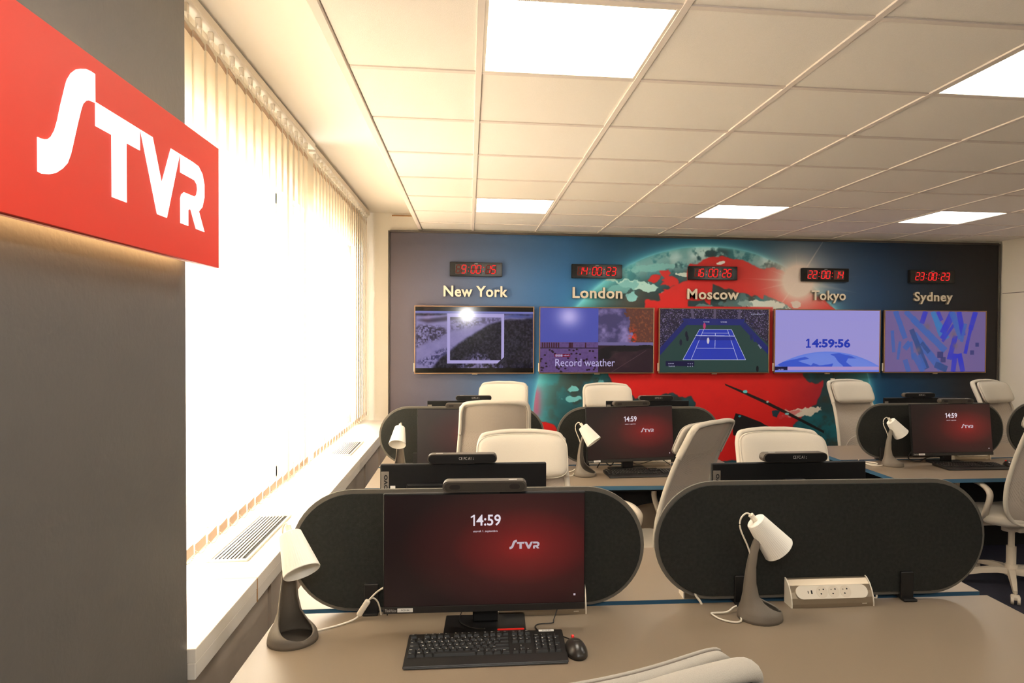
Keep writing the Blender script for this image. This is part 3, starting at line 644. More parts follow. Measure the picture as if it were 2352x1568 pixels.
def clock(cx, tm, city, fx, fw, lab):
    t = thing('digital_clock', lab, 'clock', (cx, 6.545, 2.241), 0, 'red digital clocks above the city names')
    b = B(); prism(b, rrect(.488, .132, .006), -.022, .018, STAND); obj('case', b, blackm_m, t)
    b = B(); prism(b, rrect(.480, .124, .005), .018, .0195, STAND); obj('front_glass', b, blackg_m, t)
    xx = [-.165, -.115, -.0265, .0235, .112, .162]
    for k in range(3):
        obj('module', box(B(), ((xx[2*k]+xx[2*k+1])/2, -.0203, 0), (.108, .001, .090)), led_bg, t)
    for k, ch in enumerate([c for c in tm if c != ':']):
        on = SEGS[ch]; off = ''.join(c for c in 'abcdefg' if c not in on)
        if on: o = obj('digit', seg_bm(on), led_on, t); o.location = (xx[k], -.0215, 0)
        if off: o = obj('unlit_segments', seg_bm(off), led_off, t); o.location = (xx[k], -.0212, 0)
    for xc in (-.070, .068):
        b = B(); cyl(b, (xc-.002, -.0215, -.018), .0042, .003, 10, 'y'); cyl(b, (xc+.002, -.0215, .018), .0042, .003, 10, 'y'); obj('colon', b, led_on, t)
    text('maker_mark', 'JVD', .02, inkg_m, t, standat(0, -.0202, .051), fit=(.032, .012))
    c = thing('city_name', 'raised champagne lettering spelling '+city+' below its clock', 'lettering', (fx, 6.55, 2.035), 0, 'raised city names on the mural')
    asc = .100
    hh = {'New York': (.0, .103, 'New York'), 'London': (0, .107, 'London'), 'Moscow': (0, .104, 'Moscow'), 'Tokyo': (-.012, .126, 'Tokyo'), 'Sydney': (-.012, .123, 'Sydney')}[city]
    me = text_mesh(city, .14, .014, .0032, 'CENTER', 1.06); xs_ = [v.co.x for v in me.vertices]; s0 = fw/(max(xs_)-min(xs_)); ys_ = [v.co.y for v in me.vertices]
    sy = hh[1]/(max(ys_)-min(ys_)); x = min(xs_)
    for ch_i, ch in enumerate(city):
        if ch == ' ': continue
    mc = me.copy(); mc.transform(Matrix.Diagonal((s0, sy, 1, 1)) @ Matrix.Translation((-(max(xs_)+min(xs_))/2, -(max(ys_)+min(ys_))/2, 0))); mc.transform(Matrix.Translation((0, 0, hh[0])) @ STAND)
    bm = bmesh.new(); bm.from_mesh(mc); bpy.data.meshes.remove(mc); bmesh.ops.remove_doubles(bm, verts=bm.verts, dist=1e-5)
    # split the word into its letters: each connected island of the mesh, islands in left to right order
    seen = set(); isl = []
    for v in bm.verts:
        if v in seen: continue
        st = [v]; comp = []; seen.add(v)
        while st:
            q = st.pop(); comp.append(q)
            for e in q.link_edges:
                w_ = e.other_vert(q)
                if w_ not in seen: seen.add(w_); st.append(w_)
        isl.append(comp)
    for comp in sorted(isl, key=lambda c_: min(v.co.x for v in c_)):
        nb = B(); mp = {v: nb.verts.new(v.co) for v in comp}
        for f in {f for v in comp for f in v.link_faces}:
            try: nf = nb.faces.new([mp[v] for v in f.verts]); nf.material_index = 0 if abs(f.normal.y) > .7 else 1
            except ValueError: pass
        bmesh.ops.recalc_face_normals(nb, faces=nb.faces)
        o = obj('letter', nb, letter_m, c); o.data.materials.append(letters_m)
    bm.free()
clock(.065, ' 9:00:15', 'New York', .063, .598, 'digital clock reading 9:00:15 above the name New York')
clock(1.213, '14:00:23', 'London', 1.222, .483, 'digital clock reading 14:00:23 above the name London')
clock(2.362, '16:00:26', 'Moscow', 2.368, .522, 'digital clock reading 16:00:26 above the name Moscow')
clock(3.519, '22:00:14', 'Tokyo', 3.560, .360, 'digital clock reading 22:00:14 above the name Tokyo')
clock(4.662, '23:00:23', 'Sydney', 4.685, .420, 'digital clock reading 23:00:23 above the name Sydney')

# ------------------------------------------------------------------ the red light-box sign
LOGO = {
'S': [1278,2089,1264,2089,1249,2087,1235,2082,1220,2075,1206,2064,1195,2050,1190,2039,1184,2023,1176,2002,1168,1977,1160,1959,1151,1947,1143,1941,1133,1938,1123,1937,1117,1937,1117,1886,1127,1885,1144,1888,1162,1894,1180,1905,1194,1917,1203,1933,1209,1948,1218,1973,1226,1994,1234,2014,1240,2026,1249,2034,1258,2038,1267,2039,1278,2040],
'T': [1279,2042,1440,2042,1440,2001,1386,2001,1386,1890,1333,1890,1333,2001,1279,2001],
'V': [1443,2042,1495,2042,1536,1958,1582,2042,1628,2042,1560,1890,1515,1890],
'R': [1631,2042,1700,2042,1735,2040,1759,2027,1771,2004,1771,1974,1758,1948,1736,1934,1770,1890,1719,1890,1688,1930,1682,1930,1673,1926,1673,1890,1631,1890,1631,1945,1636,1954,1650,1962,1711,1964,1722,1970,1728,1984,1725,1995,1711,2002,1683,2002,1631,2002]}
def logo_pts(k, cy_=1445, cz_=1985): v = LOGO[k]; return [((v[i]-cy_)/1000, (v[i+1]-cz_)/1000) for i in range(0, len(v), 2)]
sg = thing('illuminated_sign', 'red light box sign with large white lit logo lettering on the grey wall', 'sign', (-.72, 1.42, 1.965))
SGM = Matrix(((0, 0, 1, 0), (1, 0, 0, 0), (0, 1, 0, 0), (0, 0, 0, 1)))      # (y, z, out) -> world axes
b = B(); box(b, (.075, .0, 0), (.012, .906, .306), .001, 1); obj('red_face', b, red_m, sg)
b = B(); box(b, (.0500, 0, 0), (.038, .898, .292), .001, 1); obj('light_box', b, pm('acrylic_side', (238, 190, 176), .5, emit=(255, 170, 140), es=.35), sg)
for k in 'STVR':
    b = B(); prism(b, [(p[0]+.025, p[1]+.02) for p in logo_pts(k)], .0815, .0830, SGM)
    bmesh.ops.triangulate(b, faces=[f for f in b.faces if len(f.verts) > 4]); obj('logo_letter', b, logo_em, sg)
for s in (-1, 1):
    obj('halo_light', box(B(), (.0235, -.0, s*.128), (.010, .86, .012)), halo_em, sg)
obj('spacer', box(B(), (.009, 0, 0), (.018, .86, .24)), blackm_m, sg)

# ------------------------------------------------------------------ desks
def desk(label, front, gap_f, gap_r, rear, legs, modesty=None):
    """front/gap/rear: ((x,y) left, (x,y) right) lines of the two worktops"""
    t = thing('office_desk', label, 'desk', ((front[0][0]+rear[1][0])/2, (gap_f[0][1]+gap_r[1][1])/2, 0)); ox, oy = t.location.x, t.location.y
    for (a, bq) in ((front, gap_f), (gap_r, rear)):
        pts = [a[0], a[1], bq[1], bq[0]]; P = [(p[0]-ox, p[1]-oy) for p in pts]
        w = obj('worktop', prism(B(), P, .7392, .7400), desk_m, t); obj('edge_band', prism(B(), P, .7150, .7391), blue_m, w)
    fb = B()
    for (x, y) in legs: box(fb, (x-ox, y-oy, .3575), (.05, .05, .714), .004, 1)
    x0, x1 = min(p[0] for p in legs)-ox, max(p[0] for p in legs)-ox; y0, y1 = min(p[1] for p in legs)-oy, max(p[1] for p in legs)-oy
    for (x, y) in legs: obj('leg', box(B(), (x-ox, y-oy, .3575), (.05, .05, .714), .004, 1), blackm_m, t)
    fb.free(); fb = B()
    for y in (y0, y1): box(fb, ((x0+x1)/2, y, .704), (x1-x0-.05, .04, .018))
    for x in (x0, x1): box(fb, (x, (y0+y1)/2, .704), (.04, y1-y0-.05, .018))
    obj('under_frame', fb, blackm_m, t)
    if modesty:
        for (x0, x1, y, z0, m) in modesty: obj('modesty_panel', box(B(), ((x0+x1)/2-ox, y-oy, (z0+.71)/2), (x1-x0, .02, .71-z0), .001, 1), m, t)
    return t
desk('nearest double desk with taupe worktops on both sides of the charcoal screens', ((-.617, 1.66), (1.798, 1.60)), ((-.602, 2.300), (1.805, 2.215)), ((-.600, 2.335), (1.806, 2.252)), ((-.590, 2.90), (1.812, 2.83)), [(-.5, 1.75), (1.7, 1.70), (-.5, 2.80), (1.7, 2.75)])
desk('middle double desk beside the window sill, in front of the New York and London screens', ((-.600, 4.118), (1.80, 3.99)), ((-.600, 4.725), (1.80, 4.655)), ((-.600, 4.765), (1.80, 4.695)), ((-.600, 5.36), (1.80, 5.29)), [(-.52, 4.2), (1.72, 4.1), (-.52, 5.25), (1.72, 5.2)],
     [(.95, 1.72, 4.60, .18, panelw_m), (-.55, .93, 4.74, .40, darkc_m)])
desk('right-hand double desk with a blue edge below the Tokyo and Sydney screens', ((2.684, 4.04), (5.05, 4.02)), ((2.683, 4.69), (5.05, 4.68)), ((2.683, 4.73), (5.05, 4.72)), ((2.682, 5.34), (5.05, 5.34)), [(2.8, 4.15), (4.95, 4.15), (2.8, 5.2), (4.95, 5.2)],
     [(2.75, 5.0, 4.62, .12, darkc_m)])
bag = B(); 
pts = [(.55, .712), (1.26, .712), (1.255, .66), (1.235, .62), (1.24, .585), (1.10, .565), (.98, .53), (.86, .525), (.70, .58), (.58, .65)]
prism(bag, pts, -.09, .0, STAND); tag(obj('cable_net', bag, darkc_m), 'black cloth cable net hanging under the middle desk edge', 'cable net').location = (0, 4.28, 0)

# ------------------------------------------------------------------ felt screens between the desks
def divider(x0, x1, y, rz, z0, z1, label, clamps):
    w, h = x1-x0, z1-z0
    t = thing('desk_screen', label, 'desk divider', ((x0+x1)/2, y, z0), rz, 'charcoal felt desk screens with rounded ends')
    def body(k, d0, d1):
        return prism(B(), [(p[0], p[1]+h/2) for p in stadium(w-k, h-k)], d0, d1, STAND)
    b = body(0.006, -.012, .012); o = obj('felt_panel', b, felt_m, t)
    path = [Vector((p[0], 0, p[1]+h/2)) for p in stadium(w-.004, h-.004)]
    # drop duplicate points
    P2 = [path[0]]
    for p in path[1:]:
        if (p-P2[-1]).length > 1e-4: P2.append(p)
    b = B(); sweep(b, P2, [(-.012, -.004), (.012, -.004), (.013, .003), (-.013, .003)], True, Vector((0, 1, 0)))
    obj('edge_piping', b, trimg_m, t, smooth=False)
    for cx in clamps:
        c0 = .7403-z0; X_ = cx-(x0+x1)/2; b = B()
        for q in (-1, 1): box(b, (X_, q*.020, c0+.048), (.046, .012, .096), .003, 1); box(b, (X_, q*.032, c0+.004), (.048, .030, .008), .002, 1)
        box(b, (X_, 0, c0+.006), (.046, .034, .010), .002, 1)
        obj('clamp', b, blackp_m, t)
    return t
divider(-.560, .577, 2.288, R(-2.1), .752, 1.128, 'nearest charcoal felt screen on the left, behind the big red monitor', (-.31, .30))
divider(.632, 1.782, 2.240, R(-2.1), .762, 1.142, 'nearest charcoal felt screen on the right, behind the white socket bar', (.915, 1.50))
divider(-.590, .508, 4.745, R(-2.0), .765, 1.138, 'charcoal felt screen of the middle desk beside the window sill', (-.35, .30))
divider(.610, 1.738, 4.690, R(-1.8), .765, 1.132, 'charcoal felt screen of the middle desk below the London and Moscow screens', (.80, 1.50))
divider(2.795, 3.935, 4.708, 0, .762, 1.140, 'charcoal felt screen on the right-hand desk behind the dark monitor', (2.98, 3.75))
divider(3.985, 5.05, 4.708, 0, .762, 1.140, 'charcoal felt screen cut by the right edge of the photo', (4.2, 4.9))

# ------------------------------------------------------------------ monitors
def screen_mat(name, bright):
    m = bpy.data.materials.new(name); m.use_nodes = True; nt = m.node_tree; b = nt.nodes['Principled BSDF']
    b.inputs['Base Color'].default_value = (.006, .004, .004, 1); b.inputs['Roughness'].default_value = .34; b.inputs['Specular IOR Level'].default_value = .5
    tc = nt.nodes.new('ShaderNodeTexCoord'); mp = nt.nodes.new('ShaderNodeMapping'); mp.inputs['Location'].default_value = (-.69, -.52, 0)
    vl = nt.nodes.new('ShaderNodeVectorMath'); vl.operation = 'MULTIPLY'; vl.inputs[1].default_value = (1, 1.0, 0)
    ln = nt.nodes.new('ShaderNodeVectorMath'); ln.operation = 'LENGTH'; cr = nt.nodes.new('ShaderNodeValToRGB')
    nt.links.new(tc.outputs['UV'], mp.inputs['Vector']); nt.links.new(mp.outputs[0], vl.inputs[0]); nt.links.new(vl.outputs[0], ln.inputs[0]); nt.links.new(ln.outputs['Value'], cr.inputs[0])
    e = cr.color_ramp.elements; e[0].position = 0; e[0].color = (*lin((136, 20, 22)), 1); e[1].position = .62; e[1].color = (*lin((24, 9, 10)), 1)
    k = cr.color_ramp.elements.new(.14); k.color = (*lin((104, 16, 20)), 1); k = cr.color_ramp.elements.new(.36); k.color = (*lin((56, 12, 15)), 1)
    nt.links.new(cr.outputs[0], b.inputs['Emission Color']); b.inputs['Emission Strength'].default_value = bright
    return m
scr_m = screen_mat('lock_screen_red_glow', .9)
def monitor(loc, rz, label, tilt=0, code='PC0184', lit=True, dz=0):
    t = thing('monitor', label, 'monitor', loc, rz, 'black desktop monitors')
    W_, H_, Z0 = .612, .362, .062+dz
    TM = Matrix.Translation((0, 0, Z0+H_/2)) @ Matrix.Rotation(-tilt, 4, 'X')
    def at(b): bmesh.ops.transform(b, matrix=TM, verts=b.verts); return b
    b = B(); box(b, (0, 0, 0), (W_, .020, H_), .003, 1); sc = obj('housing', at(b), blackm_m, t)
    b = B(); box(b, (0, .014, -.01), (.42, .016, .24), .006, 2); obj('rear_bulge', at(b), blackm_m, t)
    b = B(); quad(b, [(-W_/2+.004, -.0108, -H_/2+.022), (W_/2-.004, -.0108, -H_/2+.022), (W_/2-.004, -.0108, H_/2-.004), (-W_/2+.004, -.0108, H_/2-.004)])
    obj('screen', at(b), scr_m if lit else blackg_m, t)
    b = B(); box(b, (0, -.0108, -H_/2+.0105), (W_-.002, .0025, .020), .0008, 1); obj('lower_bezel', at(b), pm('bezel_grey', (38, 35, 33), .45) if 'bezel_grey' not in MATS else MATS['bezel_grey'], t)
    TS = TM @ STAND; z_ = .0118
    def T3(x, z): return TM @ standat(x, -.0124, z)
    if lit:
        text('time_text', '4:59', .05, txt_em, t, TM @ standat(.0095, -.0112, H_/2-.083), fit=(.074, .034), off=.0008)
        one = B(); prism(one, [(-.0365, -.017), (-.0318, -.017), (-.0318, .017), (-.0355, .017), (-.0450, .0105), (-.0428, .0072), (-.0365, .0112)], 0, .0002, TM @ standat(0, -.0112, H_/2-.083)); obj('time_digit', one, txt_em, t)
        text('date_text', 'utorok 1. septembra', .012, txt_em, t, TM @ standat(.0, -.0112, H_/2-.117), fit=(.074, .008))
        lg = B()
        for k in 'STVR': prism(lg, [(p[0]*.14, p[1]*.14) for p in logo_pts(k)], 0, .0004, TM @ standat(.119, -.0110, -.020+.045-.003))
        bmesh.ops.triangulate(lg, faces=[f for f in lg.faces if len(f.verts) > 4]); obj('logo_text', lg, logo_scr, t)
        b = B(); prism(b, [(-.003, -.003), (.003, -.003), (.003, .003), (-.003, .003)], 0, .0004, TM @ standat(.273, -.0110, -.135)); obj('screen_icon', b, logo_scr, t)
        text('maker_text', 'ThinkVision', .01, inkg_m, t, TM @ standat(-.283, -.0122, -H_/2+.0105), fit=(.034, .009))
        b = B(); prism(b, rrect(.046, .012, .001), 0, .0006, TM @ standat(-.240, -.0122, -H_/2+.011)); obj('sticker', b, label_m, t)
        text('sticker_text', code, .01, ink_m, t, TM @ standat(-.240, -.0130, -H_/2+.011), fit=(.024, .005))
    # rear badge strip, sticker
    bk = TM @ Matrix.Rotation(PI, 4, 'Z')
    b = B(); prism(b, rrect(.028, .20, .001), 0, .001, bk @ standat(-W_/2+.018, -.0100, .055)); obj('badge_strip', b, strip_m, t)
    text('badge_text', 'lenovo', .03, ink_m, t, bk @ standat(-W_/2+.018, -.0116, .094) @ Matrix.Rotation(PI/2, 4, 'Z'), fit=(.098, .019), off=.0006)
    b = B(); prism(b, rrect(.018, .085, .001), 0, .0008, bk @ standat(-W_/2+.046, -.0100, .060)); obj('rear_sticker', b, label_m, t)
    text('rear_sticker_text', '|||| ||| |||||', .01, ink_m, t, bk @ standat(-W_/2+.046, -.0110, .06) @ Matrix.Rotation(PI/2, 4, 'Z'), fit=(.06, .006))
    # stand
    b = B(); box(b, (0, .050, .19), (.078, .022, .36), .004, 2); obj('stand_column', b, blackp_m, t)
    b = B(); box(b, (0, .028, Z0+H_/2), (.09, .03, .09), .004, 1); obj('mount', b, blackp_m, t)
    b = B(); prism(b, rrect(.248, .150, .006, 4, 0, .020), .0005, .010); obj('base_plate', b, blackp_m, t)
    if lit:
        b = B(); prism(b, rrect(.082, .010, .004, 4, .078, -.022), .010, .0112); obj('phone_slot', b, redp_m, t, label='red rubber slot')
    return t
def bar(loc, rz, label):
    t = thing('camera_bar', label, 'webcam', loc, rz, 'charcoal camera bars on the monitors')
    b = B(); prism(b, [(p[0], p[1]+.018) for p in stadium(.255, .034, 10)], -.024, .022, STAND); bmesh.ops.bevel(b, geom=[e for e in b.edges if len(e.link_faces) == 2 and abs(e.link_faces[0].normal.dot(e.link_faces[1].normal)) < .3], offset=.003, segments=2, affect='EDGES')
    obj('body', b, MATS.get('bar_plastic') or pm('bar_plastic', (78, 70, 60), .55), t)
    b = B(); prism(b, [(p[0], p[1]+.018) for p in stadium(.243, .026, 10)], 0, .0015, Matrix.Translation((0, -.0215, 0)) @ STAND); obj('grille_cloth', b, spk_m, t)
    for s in (-1, 1): b = B(); prism(b, [(p[0]+s*.09, p[1]+.018) for p in stadium(.032, .014, 6)], 0, .001, Matrix.Translation((0, -.0228, 0)) @ STAND); obj('speaker_oval', b, spkd_m, t)
    b = B(); prism(b, [(p[0], p[1]+.018) for p in stadium(.247, .030, 10)], 0, .0012, Matrix.Rotation(PI, 4, 'Z') @ Matrix.Translation((0, -.0238, 0)) @ STAND); obj('rear_panel', b, blackm_m, t)
    text('rear_print', 'CE FC A1 ::', .01, inkg_m, t, Matrix.Rotation(PI, 4, 'Z') @ standat(.015, -.0254, .02), fit=(.055, .011))
    b = B(); box(b, (0, -.001, -.002), (.09, .034, .006), .001, 1); obj('mount_clip', b, blackm_m, t)
    b = B(); box(b, (.085, -.002, .0354), (.025, .006, .0008)); obj('top_mark', b, inkg_m, t)
    return t
DZ = .74
MON = [((.052, 2.112, DZ), R(-2.1), 'largest monitor in front showing 14:59 on a dark red lock screen', 0, True),
       ((-.016, 2.590, DZ), R(180-1.5), 'black back of the monitor just behind the nearest left screen', 0, True),
       ((1.212, 2.505, DZ), R(180), 'black back of the monitor just behind the nearest right screen', 0, True),
       ((-.018, 4.430, DZ), R(-2), 'greyish lit monitor on the middle desk partly hidden by the mesh chair back', R(5), True),
       ((1.065, 4.495, DZ), R(8), 'dark red lit monitor on the middle desk below the London and Moscow screens', R(7), True),
       ((.015, 4.965, DZ), R(180-2), 'black monitor back rising behind the left felt screen of the middle desk', 0, True),
       ((1.285, 4.885, DZ), R(180), 'black monitor back rising behind the right felt screen of the middle desk', 0, True),
       ((3.385, 4.520, DZ), R(0), 'darkest lit monitor on the right-hand desk showing 14:59', R(7), True),
       ((3.480, 4.990, DZ), R(180), 'black monitor back rising behind the right-hand desk screen', 0, True)]
for loc, rz, lab, tl, lit in MON: monitor(loc, rz, lab, tl, lit=lit)
ZT = DZ+.062+.362
BARS = [((.050, 2.117, ZT+.002), R(-2.1), 'charcoal camera bar on top of the largest front monitor'), ((-.022, 2.59, ZT+.002), R(178.5), 'camera bar on the monitor turned away behind the left screen'), ((1.228, 2.505, ZT+.002), R(180), 'camera bar on the monitor turned away behind the right screen'),
        ((-.02, 4.462, ZT), R(-2), 'camera bar on the greyish middle desk monitor by the window'), ((1.075, 4.515, ZT+.001), R(8), 'camera bar on the dark red middle desk monitor'), ((.035, 4.965, ZT+.002), R(178), 'camera bar on the back monitor of the middle desk near the window'),
        ((1.345, 4.885, ZT+.002), R(180), 'camera bar on the back monitor below the Moscow screen'), ((3.44, 4.55, ZT), R(0), 'camera bar on the dark right-hand desk monitor'), ((3.46, 4.99, ZT+.002), R(180), 'camera bar on the farthest right-hand monitor')]
for a_ in BARS: bar(*a_)

# ------------------------------------------------------------------ keyboards and mice
def key_rows():
    u = .0190; K = []          # (x, y, w, h, legend)
    def row(y, items, x0=0):
        x = x0
        for it in items:
            if isinstance(it, (int, float)): x += it; continue
            s, w = it if isinstance(it, tuple) else (it, 1); K.append((x+w/2, y, w, 1, s)); x += w
    row(5.35, ['Esc', 1.0, 'F1', 'F2', 'F3', 'F4', .5, 'F5', 'F6', 'F7', 'F8', .5, 'F9', 'F10', 'F11', 'F12', .35, 'Prt', 'Scr', 'Brk'])
    row(4, list(';1234567890')+['=', "'", ('Bksp', 2), .35, 'Ins', 'Hm', 'Pg', .35, 'Num', '/', '*', '-'])
    row(3, [('Tab', 1.5)]+list('QWERTZUIOP')+['(', ')', ('', 1.5), .35, 'Del', 'End', 'Pg', .35, '7', '8', '9'])
    row(2, [('Caps', 1.75)]+list('ASDFGHJKL')+['"', '!', ('', 2.25), 3.7, '4', '5', '6'])
    row(1, [('Shift', 1.25), '<']+list('YXCVBNM')+[',', '.', '-', ('Shift', 2.75), 1.35, '^', 1.35, '1', '2', '3'])
    row(0, [('Ctrl', 1.25), ('Win', 1.25), ('Alt', 1.25), ('', 6.25), ('Alt', 1.25), ('Fn', 1.25), ('Mn', 1.25), ('Ctrl', 1.25), .35, '<', 'v', '>', .35, ('0', 2), ','])
    K.append((22.2, 2.5, 1, 2, '+')); K.append((22.2, .5, 1, 2, 'Ent'))
    return [(x*u-.219, y*u-.022, w*u, h*u, s) for x, y, w, h, s in K]
def keyboard(loc, rz, label, full):
    t = thing('keyboard', label, 'keyboard', loc, rz, 'black desktop keyboards'); W_, D0, D1 = .452, -.078, .103
    b = B(); prof = [(D0, .002), (D0+.004, .008), (-.036, .0125), (D1-.004, .022), (D1, .018), (D1, .003)]
    vs0 = [b.verts.new((-W_/2, y, z)) for y, z in prof]; vs1 = [b.verts.new((W_/2, y, z)) for y, z in prof]; n = len(prof)
    b.faces.new(vs0); b.faces.new(vs1[::-1])
    for i in range(n): b.faces.new((vs0[i], vs0[(i+1) % n], vs1[(i+1) % n], vs1[i]))
    bmesh.ops.recalc_face_normals(b, faces=b.faces); bmesh.ops.bevel(b, geom=[e for e in b.edges], offset=.0025, segments=2, affect='EDGES', clamp_overlap=True)
    obj('body', b, kbody_m, t)
    sl_ = math.atan2(.0095, .135); cache = {}; allb = B(); leg = B()
    for x, y, w, h, s in key_rows():
        zz = .0125+(y+.036)*.0704
        if full:
            k = (round(w, 4), round(h, 4))
            if k not in cache:
                kb = B(); bb = bmesh.new(); a1, a2, b1, b2 = w/2-.0008, w/2-.0030, h/2-.0008, h/2-.0032
                lo = [bb.verts.new(p) for p in ((-a1, -b1, 0), (a1, -b1, 0), (a1, b1, 0), (-a1, b1, 0))]; hi = [bb.verts.new(p) for p in ((-a2, -b2+.001, .0075), (a2, -b2+.001, .0075), (a2, b2+.001, .0075), (-a2, b2+.001, .0075))]
                bb.faces.new(lo[::-1]); bb.faces.new(hi)
                for i in range(4): bb.faces.new((lo[i], lo[(i+1) % 4], hi[(i+1) % 4], hi[i]))
                bmesh.ops.bevel(bb, geom=[e for e in bb.edges], offset=.0006, segments=1, affect='EDGES'); merge(kb, bb)
                me = bpy.data.meshes.new('key'); kb.to_mesh(me); kb.free(); me.materials.append(keyb_m); cache[k] = me
            o = link('key', cache[k], t); o.location = (x, y, zz-.001); o.rotation_euler = (sl_, 0, 0)
            if s:
                tm = text_mesh(s, .0072 if len(s) == 1 else .0040, 0, .0002, 'LEFT'); tb_ = bmesh.new(); tb_.from_mesh(tm)
                merge(leg, tb_, Matrix.Translation((x-w/2+.0045, y+h/2-.0070, zz+.0074)) @ Matrix.Rotation(sl_, 4, 'X'))
        else:
            bb = bmesh.new(); bmesh.ops.create_cube(bb, size=1); 
            for v in bb.verts:
                k = .82 if v.co.z > 0 else .95; v.co.x *= w*k; v.co.y *= h*k; v.co.z *= .0075
            merge(allb, bb, Matrix.Translation((x, y, zz+.003)) @ Matrix.Rotation(sl_, 4, 'X'))
            bb = bmesh.new(); quad(bb, [(-.002, -.0015, 0), (.002, -.0015, 0), (.002, .0015, 0), (-.002, .0015, 0)], False); merge(leg, bb, Matrix.Translation((x-w/2+.006, y+h/2-.006, zz+.0078)) @ Matrix.Rotation(sl_, 4, 'X'))
    if full: allb.free()
    else: obj('keys', allb, keyb_m, t, kind='stuff')
    obj('key_legends', leg, inkg_m, t, kind='stuff')
    if full:
        b = B(); prism(b, rrect(.045, .011, .001), 0, .0006, Matrix.Translation((.178, .0925, .0217)) @ Matrix.Rotation(sl_, 4, 'X')); obj('sticker', b, label_m, t)
        text('sticker_text', 'PC0184', .01, ink_m, t, Matrix.Translation((.178, .0925, .0225)) @ Matrix.Rotation(sl_, 4, 'X'), fit=(.025, .005))
    return t
keyboard((.052, 1.952, DZ), R(-1.2), 'black keyboard in front of the largest monitor', True)
keyboard((1.100, 4.335, DZ), R(2), 'black keyboard on the middle desk before the dark red monitor', False)
keyboard((3.430, 4.358, DZ), R(-2), 'black keyboard on the right-hand desk', False)
def mouse(loc, rz, label):
    t = thing('computer_mouse', label, 'mouse', loc, rz, 'black wired mice')
    b = B(); bmesh.ops.create_uvsphere(b, u_segments=28, v_segments=16, radius=1)
    for v in b.verts:
        x, y, z = v.co; v.co = Vector((x*.031*(1-.10*y), y*.056, max(z, -.0)*.034*(1-.18*(y+.2)**2)+(.004 if z > 0 else .003)))
    o = obj('shell', b, MATS.get('mouse_shell') or pm('mouse_shell', (46, 42, 38), .28), t, smooth=True)
    b = B(); prism(b, [(.0305*math.cos(a)*(1-.08*math.sin(a)), .055*math.sin(a)) for a in [2*PI*i/36 for i in range(36)]], .0008, .008); obj('underside', b, blackp_m, t)
    b = B(); cyl(b, (0, .034, .029), .007, .006, 14, 'x'); obj('scroll_wheel', b, redp_m, t, label='red scroll wheel')
    b = B(); tube(b, [(0, .018, .0365), (0, .030, .0335), (0, .045, .0245), (0, .054, .014)], .0005, 5, sm=3); obj('button_split', b, blackg_m, t)
    text('mouse_mark', 'lenovo', .01, inkg_m, t, Matrix.Translation((0, -.010, .0382)), fit=(.016, .003))
    return t
mouse((.305, 1.938, DZ), R(6), 'black mouse with a red wheel beside the nearest keyboard')
mouse((1.425, 4.375, DZ), R(-20), 'black mouse beside the middle desk keyboard')
mouse((3.735, 4.40, DZ), R(-10), 'black mouse beside the right-hand desk keyboard')

